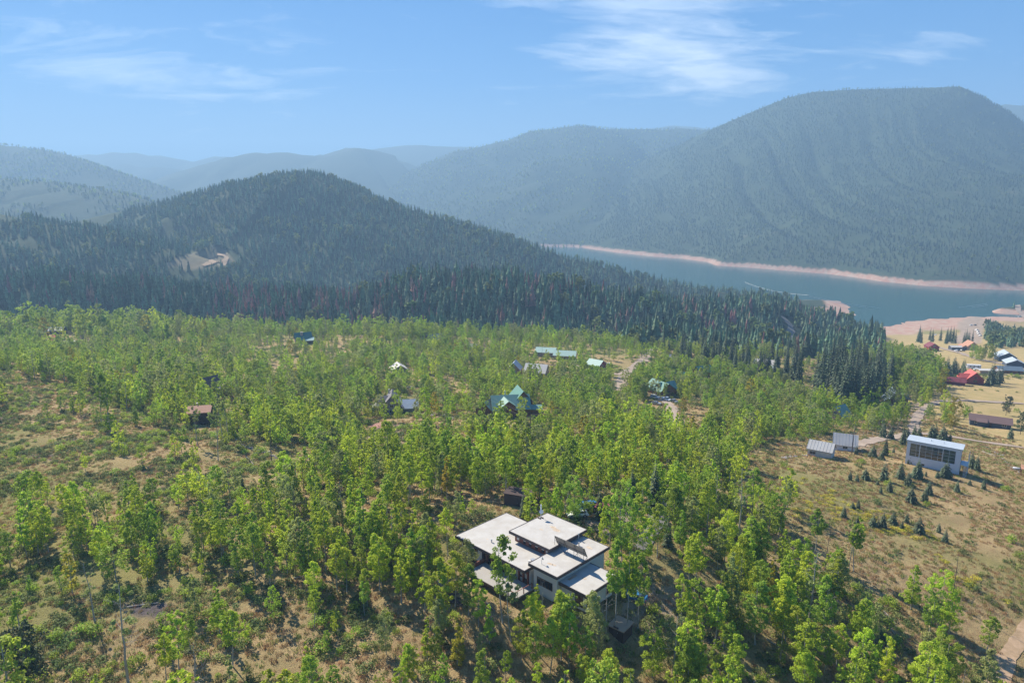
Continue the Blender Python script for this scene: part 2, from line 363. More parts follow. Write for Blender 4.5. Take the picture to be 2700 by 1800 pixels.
# ---- terrain mesh: polar grid round the point below the camera
NA = 680
az = np.linspace(R(-64), R(64), NA); rr = np.concatenate([np.geomspace(22, 1400, 340, endpoint=False), np.linspace(1400, 3900, 270, endpoint=False), np.geomspace(3900, 9000, 60)]); NR = len(rr)
AZ, RR = np.meshgrid(az, rr, indexing='ij')
X = RR*np.sin(AZ); Y = RR*np.cos(AZ)
Hh, OWN = heights(X, Y, owner=True)
U, V = proj(X, Y, Hh)
def cover(x, y, h, own, u, v):
    """ground cover weights: dry field, pink lake bank, forest floor, bare gravel"""
    c = np.zeros(x.shape + (4,)); near = own == 0
    hillf = (own > 0)
    n = fbm(x/60, y/60, 4); n2 = fbm(x/9, y/9, 3)
    # forest floor on ridges, brush on the lower left hills
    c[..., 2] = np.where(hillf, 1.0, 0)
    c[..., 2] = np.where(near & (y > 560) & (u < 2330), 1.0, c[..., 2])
    lim = np.where(y < 1400, 5.0, 11.0); bank = ss(lim+1+7*(n-.5), lim-.5+7*(n-.5), h)
    isl = (y > 850) & (x > 120)
    c[..., 1] = np.where(isl, bank, 0)
    field = (u > 2330) & (v > 880) & (v < 1150) & near
    field |= (u > 2600) & (v > 1150) & (v < 1190)
    c[..., 0] = np.where(field, 1, 0)
    return np.clip(c, 0, 1)
CV = cover(X, Y, Hh, OWN, U, V)
for poly, ch, k in [([(600,664),(540,660),(490,672),(430,700),(450,708),(540,706),(600,700),(618,688)], 3, .3), ([(545,575),(565,580),(640,655),(635,668),(600,640)], 3, .35),
                    ([(2525,848),(2580,828),(2600,850),(2590,905),(2500,905),(2530,880)], 3, 1.0), ([(2640,900),(2690,880),(2700,905),(2660,910)], 1, .8),
                    ([(2570,850),(2700,900),(2700,870),(2620,840)], 0, .4),
                    ([(1560,1345),(1650,1330),(1690,1375),(1690,1440),(1600,1420),(1540,1390)], 3, .95), ([(1640,1560),(1780,1540),(1800,1600),(1740,1680),(1640,1640)], 3, .6),
                    ([(980,1120),(1060,1120),(1100,1150),(1040,1180),(960,1160)], 3, .7), ([(2330,1120),(2420,1060),(2450,1050),(2440,1110),(2400,1160),(2330,1160)], 3, .7),
                    ([(2240,1165),(2320,1155),(2330,1200),(2260,1190)], 3, .8), ([(1560,1060),(1630,1010),(1640,1050),(1600,1080)], 3, .2)]:
    inn = inside(U, V, poly)
    # only the surface that the outline was read from, not what lies behind it
    if inn.any():
        tmin = np.median(RR[inn]); inn &= (RR < tmin*1.5) & (RR > tmin*.6)
    CV[..., ch] = np.where(inn, k, CV[..., ch])
    if ch == 3: CV[..., 2] = np.where(inn, CV[..., 2]*(1-k), CV[..., 2])

BURN = np.zeros(X.shape)
for bu_, bv_, su_, sv_ in ((395,1605,62,24),(443,1297,22,17),(262,1168,28,9),(118,1205,34,9),(20,1106,26,9),(82,1066,22,6),(190,1160,16,6),(700,1288,24,8),(1245,1450,40,14),(1500,1660,40,14)):
    q = ((U-bu_)/su_)**2+((V-bv_)/sv_)**2+(fbm(X/1.7, Y/1.7, 3)-.5)*1.6
    BURN = np.maximum(BURN, np.where(RR < 420, 1-ss(.6, 1.2, q), 0))
def terrain_material():
    m = bpy.data.materials.new('ground_cover'); m.use_nodes = True; nt = m.node_tree; N = nt.nodes; L = nt.links
    b = N['Principled BSDF']; b.inputs['Roughness'].default_value = .95; b.inputs['Specular IOR Level'].default_value = .05
    geo = N.new('ShaderNodeNewGeometry')
    def noise(scale, det=6, ro=.6, lac=None):
        n = N.new('ShaderNodeTexNoise'); n.inputs['Scale'].default_value = scale; n.inputs['Detail'].default_value = det; n.inputs['Roughness'].default_value = ro
        L.new(geo.outputs['Position'], n.inputs['Vector']); return n.outputs[0]
    def ramp(f, a, b_, lo=0.0, hi=1.0):
        r = N.new('ShaderNodeMapRange'); r.inputs[1].default_value = a; r.inputs[2].default_value = b_; r.inputs[3].default_value = lo; r.inputs[4].default_value = hi; L.new(f, r.inputs[0]); return r.outputs[0]
    def mix(f, a, b_):
        x = N.new('ShaderNodeMix'); x.data_type = 'RGBA'
        if isinstance(f, float): x.inputs[0].default_value = f
        else: L.new(f, x.inputs[0])
        for i, c in ((6, a), (7, b_)):
            if isinstance(c, tuple): x.inputs[i].default_value = (*c, 1)
            else: L.new(c, x.inputs[i])
        return x.outputs[2]
    big, mid, fine, vf = noise(.018, 5), noise(.11, 6), noise(.9, 8, .7), noise(5.0, 4, .7)
    # slope: dry grass, green low growth, bare reddish soil
    slope = mix(ramp(mid, .42, .62), (.47,.345,.18), (.35,.265,.135))
    slope = mix(ramp(fine, .48, .66), slope, (.32,.20,.11))
    slope = mix(ramp(big, .46, .62, 0, .75), slope, (.22,.23,.075))
    bu = N.new('ShaderNodeAttribute'); bu.attribute_name = 'burn'
    slope = mix(ramp(vf, .42, .66, 0, .75), slope, (.17,.14,.06))
    field = mix(ramp(mid, .35, .7), (.46,.34,.17), (.34,.28,.12)); field = mix(ramp(fine, .45, .75, 0, .5), field, (.25,.21,.09))
    bank = mix(ramp(mid, .4, .65), (.42,.24,.175), (.46,.38,.30)); bank = mix(ramp(fine, .45, .7, 0, .5), bank, (.33,.16,.12))
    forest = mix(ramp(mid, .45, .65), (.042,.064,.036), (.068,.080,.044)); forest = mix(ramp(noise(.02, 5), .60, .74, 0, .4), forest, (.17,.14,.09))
    gravel = mix(ramp(mid, .4, .65), (.38,.30,.23), (.30,.23,.18)); gravel = mix(ramp(fine, .5, .7, 0, .5), gravel, (.22,.17,.13))
    at = N.new('ShaderNodeAttribute'); at.attribute_name = 'cover'
    sp = N.new('ShaderNodeSeparateColor'); L.new(at.outputs['Color'], sp.inputs[0])
    charred = mix(ramp(fine, .4, .65), (.15,.125,.12), (.09,.075,.075)); slope = mix(bu.outputs['Fac'], slope, charred)
    c = mix(sp.outputs[0], slope, field); c = mix(sp.outputs[2], c, forest); c = mix(sp.outputs[1], c, bank); c = mix(at.outputs['Alpha'], c, gravel)
    L.new(c, b.inputs['Base Color'])
    bp = N.new('ShaderNodeBump'); bp.inputs['Strength'].default_value = .8; bp.inputs['Distance'].default_value = .4
    ad = N.new('ShaderNodeMath'); ad.operation = 'ADD'; L.new(fine, ad.inputs[0]); L.new(vf, ad.inputs[1]); L.new(ad.outputs[0], bp.inputs['Height']); L.new(bp.outputs[0], b.inputs['Normal'])
    return m
M_GROUND = terrain_material()
def build_terrain():
    idx = np.arange(NA*NR).reshape(NA, NR)
    F = np.stack([idx[:-1, :-1], idx[1:, :-1], idx[1:, 1:], idx[:-1, 1:]], -1).reshape(-1, 4)[:, ::-1]
    fo = OWN[:-1, :-1].reshape(-1); P = np.stack([X, Y, Hh], -1).reshape(-1, 3); C = CV.reshape(-1, 4)
    for k in range(len(RIDGES)+2):
        f = F[fo == k]
        if len(f) == 0: continue
        used, inv = np.unique(f, return_inverse=True); f = inv.reshape(f.shape)
        nm = 'hillside' if k == 0 else (RIDGES[k-1][0] if k <= len(RIDGES) else 'mountain')
        me = np_mesh(nm, P[used], f, [M_GROUND]); a = me.color_attributes.new('cover', 'FLOAT_COLOR', 'POINT')
        a.data.foreach_set('color', C[used].astype(np.float32).ravel())
        a = me.attributes.new('burn', 'FLOAT', 'POINT'); a.data.foreach_set('value', BURN.reshape(-1)[used].astype(np.float32))
        link(nm, me, kind='structure')
build_terrain()

# ---- the lake
def build_lake():
    m = bpy.data.materials.new('lake_water'); m.use_nodes = True; nt = m.node_tree; b = nt.nodes['Principled BSDF']
    b.inputs['Base Color'].default_value = (.022, .085, .090, 1); b.inputs['Roughness'].default_value = .18; b.inputs['IOR'].default_value = 1.33
    n = nt.nodes.new('ShaderNodeTexNoise'); n.inputs['Scale'].default_value = .5; n.inputs['Detail'].default_value = 4
    g = nt.nodes.new('ShaderNodeNewGeometry'); nt.links.new(g.outputs['Position'], n.inputs['Vector'])
    bp = nt.nodes.new('ShaderNodeBump'); bp.inputs['Strength'].default_value = .25; bp.inputs['Distance'].default_value = .1
    nt.links.new(n.outputs[0], bp.inputs['Height']); nt.links.new(bp.outputs[0], b.inputs['Normal'])
    mb = MB(); mb.add([(60, 850, 0), (1900, 850, 0), (2300, 1500, 0), (1400, 2400, 0), (500, 4600, 0), (-60, 4600, 0), (60, 2000, 0)], [(0, 1, 2, 3, 4, 5, 6)])
    mb.obj('lake', m, kind='structure')
build_lake()

# ---- roads draped on the ground
M_GRAVELROAD = mat('gravel_road', (.36,.285,.225), .95, noise=.8, scale=.35, color2=(.26,.20,.155), bump=.3)
M_ASPHALT = mat('old_asphalt', (.19,.18,.175), .95, noise=.7, scale=.4, color2=(.14,.135,.13), bump=.2)
M_DIRT = mat('dirt_track', (.46,.32,.21), .95, noise=1.0, scale=.9, color2=(.30,.21,.12), bump=.4)
ROAD_W = []
def road(name, pix, width, m, lift=.10):
    pts = [g for g in (ground(u, v) for u, v in pix) if g]; P = np.array(pts)[:, :2]
    for _ in range(3):           # chaikin smoothing
        Q = [P[0]]
        for a, b in zip(P[:-1], P[1:]): Q += [a*.75+b*.25, a*.25+b*.75]
        P = np.array(Q+[P[-1]])
    seg = np.hypot(*np.diff(P, axis=0).T); s = np.concatenate([[0], np.cumsum(seg)]); n = max(4, int(s[-1]/1.5))
    si = np.linspace(0, s[-1], n); x = np.interp(si, s, P[:, 0]); y = np.interp(si, s, P[:, 1])
    tx = np.gradient(x); ty = np.gradient(y); l = np.hypot(tx, ty); nx, ny = -ty/l, tx/l
    cols = []
    for k, o in enumerate(np.linspace(-.5, .5, 5)):
        wob = width*o*(1+.45*(fbm(si/6+k*9, si*0+k, 3)-.5)*2)
        xx = x+nx*wob; yy = y+ny*wob; zz = heights(xx, yy)+lift+.0004*np.hypot(xx, yy); cols.append(np.stack([xx, yy, zz], -1))
    G = np.stack(cols, 1).reshape(-1, 3); idx = np.arange(n*5).reshape(n, 5)
    F = np.stack([idx[:-1, :-1], idx[1:, :-1], idx[1:, 1:], idx[:-1, 1:]], -1).reshape(-1, 4)
    ROAD_W.append((x, y, width)); me = np_mesh(name, G, F, [m]); return link(name, me, kind='structure')
road('gravel_road', [(1735,905),(1705,925),(1700,948),(1680,965),(1652,980),(1636,1000),(1640,1030)], 6.5, M_GRAVELROAD)
road('gravel_road', [(1500,958),(1560,975),(1610,985),(1640,988)], 3.5, M_GRAVELROAD)
road('driveway', [(1735,1050),(1770,1066),(1775,1095),(1768,1120),(1800,1140),(1815,1150)], 5, M_GRAVELROAD)
road('gravel_road', [(2700,1181),(2600,1166),(2500,1150),(2440,1142),(2380,1148),(2300,1160),(2255,1175)], 5, M_GRAVELROAD)
road('gravel_road', [(2405,1150),(2412,1110),(2430,1080),(2460,1060),(2560,1055),(2700,1064)], 4.2, M_GRAVELROAD)
road('gravel_road', [(2470,915),(2520,928),(2580,948),(2640,960),(2700,975)], 5, M_GRAVELROAD)
road('asphalt_road', [(2056,832),(2078,848),(2088,868),(2078,884),(2098,905),(2112,925)], 8, M_ASPHALT)
road('driveway', [(1725,1285),(1742,1320),(1740,1350),(1725,1385),(1705,1425),(1690,1450)], 3.6, M_ASPHALT)
road('dirt_track', [(2725,1630),(2700,1668),(2672,1712),(2640,1765),(2612,1810)], 3.0, M_DIRT, .03)
road('dirt_road', [(560,668),(585,672),(600,681),(590,690),(560,696),(535,702)], 9, M_DIRT, 1.2)
road('gravel_road', [(2672,806),(2680,818),(2700,832),(2720,850)], 8, M_GRAVELROAD, .5)

# ---- haze: one closed box of even air
def build_haze():
    m = bpy.data.materials.new('haze_air'); m.use_nodes = True; nt = m.node_tree; nt.nodes.remove(nt.nodes['Principled BSDF'])
    p = nt.nodes.new('ShaderNodeVolumePrincipled'); p.inputs['Color'].default_value = (.41, .68, 1.0, 1); p.inputs['Density'].default_value = HAZE_DENSITY; p.inputs['Anisotropy'].default_value = .12
    nt.links.new(p.outputs[0], nt.nodes['Material Output'].inputs['Volume'])
    MB().box(-9500, 9500, -400, 9600, min(-20.0, float(Hh.min())-1), 1010).obj('haze', m, kind='stuff')
build_haze()
# ------------------------------------------------------------------ vegetation meshes
def leaf_quads(C, S, D, rs, flat=.0, tri=False):
    """leaf-sized faces: centres C, sizes S, preferred normal D (n,3)"""
    n = len(C); a = rs.normal(size=(n, 3)) + D*1.1; a /= np.linalg.norm(a, axis=1)[:, None] + 1e-9
    b = np.cross(a, rs.normal(size=(n, 3))); b /= np.linalg.norm(b, axis=1)[:, None] + 1e-9; c = np.cross(a, b)
    S = S[:, None]; k = rs.uniform(.55, 1, (n, 1))
    V = np.stack([C - b*S - c*S*k*.4, C + b*S*.2 - c*S*k, C + b*S + c*S*k*.3, C - b*S*.1 + c*S*k], 1)
    return V.reshape(-1, 3)
def aspen_crown(seed, H, w, base, nclump, per, leaf, shape='oval', mats=None):
    rs = np.random.default_rng(seed); C = []; D = []
    for i in range(nclump):
        t = rs.beta(1.35, 1.25) if shape != 'cone' else rs.beta(1.0, 1.6)
        z = H*(base + (1-base)*t)
        if shape == 'oval': prof = math.sin(math.pi*min(1, t*.86+.12))**.75
        elif shape == 'cone': prof = (1-t)**.75*.95+.08
        else: prof = .55+.45*math.sin(math.pi*t)
        a = rs.uniform(0, 2*math.pi); r = w*prof*math.sqrt(rs.uniform(.12, 1))*rs.uniform(.75, 1.18)
        c = np.array([r*math.cos(a), r*math.sin(a), z]); cr = w*rs.uniform(.16, .34)*(1.15-.5*t)
        p = rs.normal(size=(per, 3)); p /= np.linalg.norm(p, axis=1)[:, None]; p *= (rs.uniform(.25, 1, (per, 1)))**.5
        q = c + p*cr*np.array([1, 1, .85]); C.append(q); dd = p*.8 + np.array([0, 0, .55]) + np.array([math.cos(a), math.sin(a), 0])*.35; D.append(dd)
    C = np.concatenate(C); D = np.concatenate(D); S = leaf*rs.uniform(.6, 1.25, len(C))
    V = leaf_quads(C, S, D, rs); F = np.arange(len(V)).reshape(-1, 4)
    return V, F
def aspen_trunk(seed, H, base, thick, branches=7, bend=.35):
    rs = random.Random(seed); mb = MB(); n = 7; pts = []; ox = oy = 0; ax = rs.uniform(-bend, bend); ay = rs.uniform(-bend, bend)
    for i in range(n+1):
        t = i/n; pts.append((ax*math.sin(t*2.2), ay*math.sin(t*2.4), H*.93*t - .25*(i == 0)))
    mb.tube(pts, [thick*(1-.8*i/n) for i in range(n+1)], 6)
    for k in range(branches):
        t = rs.uniform(max(.18, base*.75), .9); j = min(n-1, int(t*n)); p = Vector(pts[j]).lerp(Vector(pts[j+1]), t*n-j)
        a = rs.uniform(0, 6.28); l = H*rs.uniform(.09, .17)*(1.2-t); d = Vector((math.cos(a), math.sin(a), rs.uniform(.3, .9))).normalized()
        mb.tube([p, p+d*l*.5, p+d*l+Vector((0, 0, l*.15))], [thick*.3, thick*.2, thick*.06], 4, cap=False)
    return mb
ASPENS = []      # (trunk mesh, [crown mesh per leaf colour])
_spec = [(1, 10, 1.70, .24, 84, 72, 'oval'), (2, 10, 1.55, .16, 80, 70, 'cone'), (3, 10, 1.95, .30, 86, 72, 'oval'), (4, 10, 1.50, .38, 62, 70, 'oval'),
         (5, 10, 2.1, .12, 96, 72, 'round'), (6, 10, 1.35, .20, 70, 70, 'cone'), (7, 10, 1.7, .45, 56, 70, 'oval'), (8, 10, 1.6, .18, 76, 72, 'round')]
for sd, H, w, b, nc, per, shp in _spec:
    V, F = aspen_crown(sd, H, w, b, nc, per, .10, shp)
    crowns = [np_mesh('crown', V, F, [m], smooth=False) for m in M_LEAF]
    ASPENS.append((aspen_trunk(sd, H, b, .11).mesh('trunk', M_BARK, True), crowns))
# far trees: the same build with fewer, larger leaf clumps, trunk and crown in one mesh
def join_tree(sd, H, w, b, nc, per, leaf, shp, leafmat, barkmat, thick=.14):
    V, F = aspen_crown(sd, H, w, b, nc, per, leaf, shp); t = aspen_trunk(sd, H, b, thick, 3)
    mb = MB(); mb.v = [tuple(p) for p in V]; mb.f = [tuple(f) for f in F]; mb.m = [0]*len(F); mb.add(t.v, t.f, 1)
    return mb.mesh('aspen', [leafmat, barkmat])
FAR_ASPEN = [join_tree(20+k, 10, w*1.32, b*.6, 54, 24, .19, s, M_LEAF[c], M_BARK) for k, (w, b, s, c) in enumerate(
    [(1.5, .28, 'oval', 0), (1.25, .2, 'cone', 0), (1.9, .3, 'oval', 1), (1.6, .35, 'oval', 1), (2.1, .15, 'round', 1), (1.5, .4, 'oval', 2), (1.8, .2, 'round', 2), (1.5, .25, 'oval', 3), (1.3, .2, 'cone', 1), (1.7, .2, 'oval', 0)])]
BIG_DECID = [join_tree(40+k, 10, 3.0, .06, 76, 30, .21, 'round', M_LEAF[c], M_BARK) for k, c in enumerate((1, 2, 1))]

def spruce_mesh(seed, H=10, w=1.7, layers=20, per=11, skirt=.04, seg=3):
    """whorls of drooping boughs, each a folded strip of needle faces"""
    rs = random.Random(seed); vs = []; fs = []
    for i in range(layers):
        t = i/(layers-1); z = H*(skirt+(1-skirt)*t**.92); r = w*(1-t)**.86*rs.uniform(.86, 1.1)+.06; k = max(4, int(per*(1-t*.55)))
        ph = rs.uniform(0, 6.28)
        for j in range(k):
            a = ph+6.283*j/k+rs.uniform(-.2, .2); rr_ = r*rs.uniform(.72, 1.16); ca, sa = math.cos(a), math.sin(a)
            wd = rr_*rs.uniform(.26, .40)+.05; lift = rs.uniform(-.05, .12); o = len(vs)
            pts = [(0, 0, z+.12*H/10), (rr_*.5, wd*.55, z-.03*rr_+lift*rr_), (rr_*.55, 0, z+.10*rr_+lift*rr_), (rr_*.5, -wd*.55, z-.03*rr_+lift*rr_), (rr_, 0, z-.22*rr_+lift*rr_*.5), (rr_*.8, wd*.5, z-.24*rr_), (rr_*.8, -wd*.5, z-.24*rr_)]
            vs += [(x*ca-y*sa, x*sa+y*ca, zz) for x, y, zz in pts]
            fs += [(o, o+1, o+2), (o, o+2, o+3), (o+2, o+1, o+5, o+4), (o+2, o+4, o+6, o+3)]
    o = len(vs); vs += [(.05, 0, H*.96), (-.03, .04, H*.96), (-.03, -.04, H*.96), (0, 0, H*1.03)]; fs += [(o, o+1, o+3), (o+1, o+2, o+3), (o+2, o, o+3)]
    return vs, fs
def spruce_trunk(H=10, thick=.17):
    mb = MB(); mb.tube([(0, 0, -.3), (0, 0, H*.5), (0, 0, H*.97)], [thick, thick*.6, .02], 6); return mb
def tree_mesh(vs, fs, m, name='crown'):
    me = bpy.data.meshes.new(name); me.from_pydata(vs, [], fs); me.materials.append(m); me.update(); return me
SPRUCE = [tree_mesh(*spruce_mesh(s, 10, w, 20, 11), M_SPRUCE) for s, w in ((1, 1.45), (2, 1.7), (3, 1.25))]
YSPRUCE = [tree_mesh(*spruce_mesh(s, 10, w, 13, 12, .02), M_BLUESPRUCE) for s, w in ((11, 3.2), (12, 2.7), (13, 3.7))]
SPRUCE_TRUNK = spruce_trunk().mesh('trunk', M_DARKBARK)
def far_conifer(seed, w, layers, sides, m, H=10):
    rs = random.Random(seed); vs = []; fs = []
    for i in range(layers):
        t = i/layers; z0 = H*(.05+.93*t); r = w*(1-t)**.8*rs.uniform(.85, 1.15); z1 = z0+H*(.95/layers)*1.9; z1 = min(z1, H*1.02)
        o = len(vs); ph = rs.uniform(0, 6)
        for k in range(sides):
            a = ph+6.283*k/sides; q = r*rs.uniform(.65, 1.2); vs.append((q*math.cos(a), q*math.sin(a), z0+rs.uniform(-.3, .25)))
        vs.append((rs.uniform(-.05, .05), rs.uniform(-.05, .05), z1))
        fs += [(o+k, o+(k+1) % sides, o+sides) for k in range(sides)]
    return tree_mesh(vs, fs, m, 'conifer')
MID_CONIFER = [far_conifer(s, w, 8, 8, M_FOREST) for s, w in ((1, 1.9), (2, 2.3), (3, 1.65), (4, 2.0))] + [far_conifer(9, 1.7, 7, 7, M_DEADFIR)]
FAR_CONIFER = [far_conifer(s, w, 3, 5, M_FARFOREST) for s, w in ((5, 1.9), (6, 2.4), (7, 1.6))]
def round_far(seed, m):
    V, F = aspen_crown(seed, 10, 3.6, .05, 20, 10, .95, 'round'); return np_mesh('far_tree', V, F, [m], smooth=False)
FAR_ROUND = [round_far(71, M_SHRUB), round_far(72, M_LEAF[1]), round_far(73, M_SHRUB)]
def shrub_mesh(seed, w, h, n, m, leaf=.10):
    rs = np.random.default_rng(seed); C = []; D = []
    for i in range(n):
        a = rs.uniform(0, 6.28); r = w*math.sqrt(rs.uniform(0, 1))*.8; p = rs.normal(size=(16, 3)); p /= np.linalg.norm(p, axis=1)[:, None]
        p[:, 2] = np.abs(p[:, 2]); C.append(np.array([r*math.cos(a), r*math.sin(a), h*.3*rs.uniform(0, 1)])+p*np.array([w*.38, w*.38, h*.6*(1.1-r/w)])); D.append(p+np.array([0, 0, .6]))
    C = np.concatenate(C); D = np.concatenate(D); V = leaf_quads(C, leaf*rs.uniform(.6, 1.3, len(C)), D, rs); return np_mesh('shrub', V, np.arange(len(V)).reshape(-1, 4), [m], smooth=False)
SHRUBS = [shrub_mesh(1, 1.0, 1.2, 14, M_SHRUB), shrub_mesh(2, 1.0, .9, 11, M_SHRUB), shrub_mesh(3, 1.0, 1.7, 16, M_LEAF[1]), shrub_mesh(5, 1.0, .8, 9, M_LEAF[2])]
YSHRUB = [shrub_mesh(4, 1.0, .7, 10, M_YSHRUB), shrub_mesh(6, 1.0, .55, 8, M_YSHRUB)]
def tuft_mesh(seed, n, w, h, m):
    rs = np.random.default_rng(seed); V = []; F = []
    for i in range(n):
        a = rs.uniform(0, 6.28); r = w*math.sqrt(rs.uniform(0, 1)); x, y = r*math.cos(a), r*math.sin(a); b = rs.uniform(0, 6.28); l = h*rs.uniform(.5, 1.1); q = .05; o = len(V)
        tx, ty = x+rs.uniform(-.25, .25)*h, y+rs.uniform(-.25, .25)*h
        V += [(x-q*math.cos(b), y-q*math.sin(b), -.03), (x+q*math.cos(b), y+q*math.sin(b), -.03), (tx, ty, l)]; F.append((o, o+1, o+2))
    return tree_mesh(V, F, m, 'tuft')
TUFTS = [tuft_mesh(1, 34, .55, .45, M_GRASS_T), tuft_mesh(2, 30, .5, .5, M_GRASS_T), tuft_mesh(3, 34, .6, .45, M_GRASS_G), tuft_mesh(4, 26, .7, .35, M_SHRUB)]
def bare_tree(seed, H, thick, m, low=.45, spread=1.0, n=22, twigs=3, fork=False):
    rs = random.Random(seed); mb = MB(); k = 8; pts = []; ax, ay = rs.uniform(-.5, .5), rs.uniform(-.5, .5)
    for i in range(k+1):
        t = i/k; pts.append(Vector((ax*t*t+rs.uniform(-.05, .05), ay*t*t+rs.uniform(-.05, .05), H*t-.3*(i == 0))))
    mb.tube(pts, [thick*(1-.86*i/k) for i in range(k+1)], 7)
    def br(p, d, l, r, lv):
        q = p+d*l*.5+Vector((rs.uniform(-.1, .1), rs.uniform(-.1, .1), rs.uniform(-.02, .1)))*l; e = q+(d+Vector((0, 0, rs.uniform(-.1, .45))))*l*.5
        mb.tube([p, q, e], [r, r*.65, r*.2], 4, cap=False)
        if lv > 0:
            for _ in range(twigs):
                t = rs.uniform(.3, 1); b = p.lerp(q, t*2) if t < .5 else q.lerp(e, t*2-1)
                nd = (d+Vector((rs.uniform(-.9, .9), rs.uniform(-.9, .9), rs.uniform(-.4, .7)))).normalized(); br(b, nd, l*rs.uniform(.3, .55), r*.45, lv-1)
    for i in range(n):
        t = low+(1-low)*(i+rs.random())/n*.97; j = min(k-1, int(t*k)); p = pts[j].lerp(pts[j+1], t*k-j); a = rs.uniform(0, 6.28)
        d = Vector((math.cos(a), math.sin(a), rs.uniform(-.1, .8))).normalized(); br(p, d, H*.2*spread*(1.25-t)*rs.uniform(.6, 1.2), thick*.3*(1.15-t), 2 if spread > .9 else 1)
    return mb

# ------------------------------------------------------------------ planting
def inst_collection(name, meshes):
    c = bpy.data.collections.new(name)
    for i, me in enumerate(meshes):
        o = bpy.data.objects.new('%s_%02d' % (name, i), me); c.objects.link(o)
    return c
def scatter(name, label, P, rz, sc_, idx, meshes, **kw):
    """ONE object: many plants of a kind placed by geometry nodes"""
    coll = inst_collection(name+'_kinds', meshes); me = bpy.data.meshes.new(name); n = len(P)
    me.vertices.add(n); me.vertices.foreach_set('co', np.asarray(P, np.float32).ravel())
    for nm, dt, arr in (('rz', 'FLOAT', rz), ('idx', 'INT', idx)):
        a = me.attributes.new(nm, dt, 'POINT'); a.data.foreach_set('value', np.asarray(arr, np.float32 if dt == 'FLOAT' else np.int32))
    a = me.attributes.new('scl', 'FLOAT_VECTOR', 'POINT'); a.data.foreach_set('vector', np.asarray(sc_, np.float32).ravel())
    o = link(name, me, kind='stuff', label=label, **kw)
    ng = bpy.data.node_groups.new(name, 'GeometryNodeTree'); ng.interface.new_socket('Geometry', in_out='INPUT', socket_type='NodeSocketGeometry'); ng.interface.new_socket('Geometry', in_out='OUTPUT', socket_type='NodeSocketGeometry')
    N = ng.nodes; L = ng.links; gi = N.new('NodeGroupInput'); go = N.new('NodeGroupOutput'); ci = N.new('GeometryNodeCollectionInfo'); ci.inputs['Collection'].default_value = coll; ci.inputs['Separate Children'].default_value = True; ci.inputs['Reset Children'].default_value = True
    ip = N.new('GeometryNodeInstanceOnPoints'); ip.inputs['Pick Instance'].default_value = True
    def attr(nm, dt):
        x = N.new('GeometryNodeInputNamedAttribute'); x.data_type = dt; x.inputs['Name'].default_value = nm; return x.outputs['Attribute']
    cx = N.new('ShaderNodeCombineXYZ'); L.new(attr('rz', 'FLOAT'), cx.inputs[2]); er = N.new('FunctionNodeEulerToRotation'); L.new(cx.outputs[0], er.inputs[0])
    L.new(gi.outputs[0], ip.inputs['Points']); L.new(ci.outputs[0], ip.inputs['Instance']); L.new(attr('idx', 'INT'), ip.inputs['Instance Index']); L.new(er.outputs[0], ip.inputs['Rotation']); L.new(attr('scl', 'FLOAT_VECTOR'), ip.inputs['Scale'])
    L.new(ip.outputs[0], go.inputs[0]); md = o.modifiers.new('plants', 'NODES'); md.node_group = ng
    return o
def jitter_grid(x0, x1, y0, y1, s):
    xs = np.arange(x0, x1, s); ys = np.arange(y0, y1, s); A, B = np.meshgrid(xs, ys); A = A.ravel()+rng.uniform(-.5, .5, A.size)*s*1.1; B = B.ravel()+rng.uniform(-.5, .5, B.size)*s*1.1
    return A, B
KEEP = []     # clear discs: x, y, r (buildings)
def road_dist(x, y):
    d = np.full(x.shape, 1e9)
    for rx, ry, w in ROAD_W:
        for k in range(0, len(rx), 2): d = np.minimum(d, np.hypot(x-rx[k], y-ry[k])-w/2)
    return d
# ------------------------------------------------------------------ buildings
M_MEMBRANE = mat('roof_membrane', (.49,.475,.445), .8, noise=.7, scale=.45, color2=(.37,.34,.295))
M_STAIN = mat('leaf_litter_stain', (.40,.30,.20), .95, noise=.9, scale=2.5, color2=(.62,.55,.46))
M_FASCIA = mat('dark_fascia', (.085,.065,.065), .7, noise=.4, scale=1.0, color2=(.06,.05,.05))
M_SIDING = mat('pale_siding', (.64,.61,.57), .8, noise=.25, scale=.6, color2=(.56,.53,.50))
M_REDWOOD = mat('red_wood_siding', (.24,.09,.06), .8, noise=.5, scale=1.5, color2=(.15,.06,.045))
M_DARKWOOD = mat('dark_brown_siding', (.075,.05,.045), .85, noise=.5, scale=1.5, color2=(.04,.03,.028))
M_LOGWALL = mat('log_wall', (.22,.10,.055), .8, noise=.5, scale=1.5, color2=(.13,.06,.04))
M_GLASS = mat('window_glass', (.02,.025,.03), .08, spec=.6)
M_FRAME = mat('window_frame_brown', (.10,.05,.035), .6)
M_WFRAME = mat('window_frame_white', (.65,.67,.68), .5)
M_CONCRETE = mat('deck_concrete', (.38,.36,.33), .9, noise=.5, scale=.5, color2=(.30,.28,.25))
M_METAL = mat('galvanised_metal', (.45,.46,.47), .45, metal=.5)
M_METALROOF = mat('grey_metal_roof', (.46,.46,.45), .55, metal=.15, noise=.5, scale=.35, color2=(.36,.34,.32))
M_BLUEROOF = mat('blue_grey_metal_roof', (.13,.18,.23), .6, noise=.3, scale=.4, color2=(.1,.14,.18))
M_PALEBLUE = mat('pale_blue_grey_roof', (.42,.48,.54), .5, noise=.3, scale=.4)
M_GREENROOF = mat('green_metal_roof', (.055,.20,.165), .6, noise=.35, scale=.5, color2=(.07,.17,.15))
M_PALEGREEN = mat('pale_green_metal_roof', (.40,.56,.48), .6, noise=.35, scale=.5, color2=(.36,.48,.42))
M_MIDGREEN = mat('faded_green_metal_roof', (.16,.30,.25), .6, noise=.4, scale=.5, color2=(.2,.32,.28))
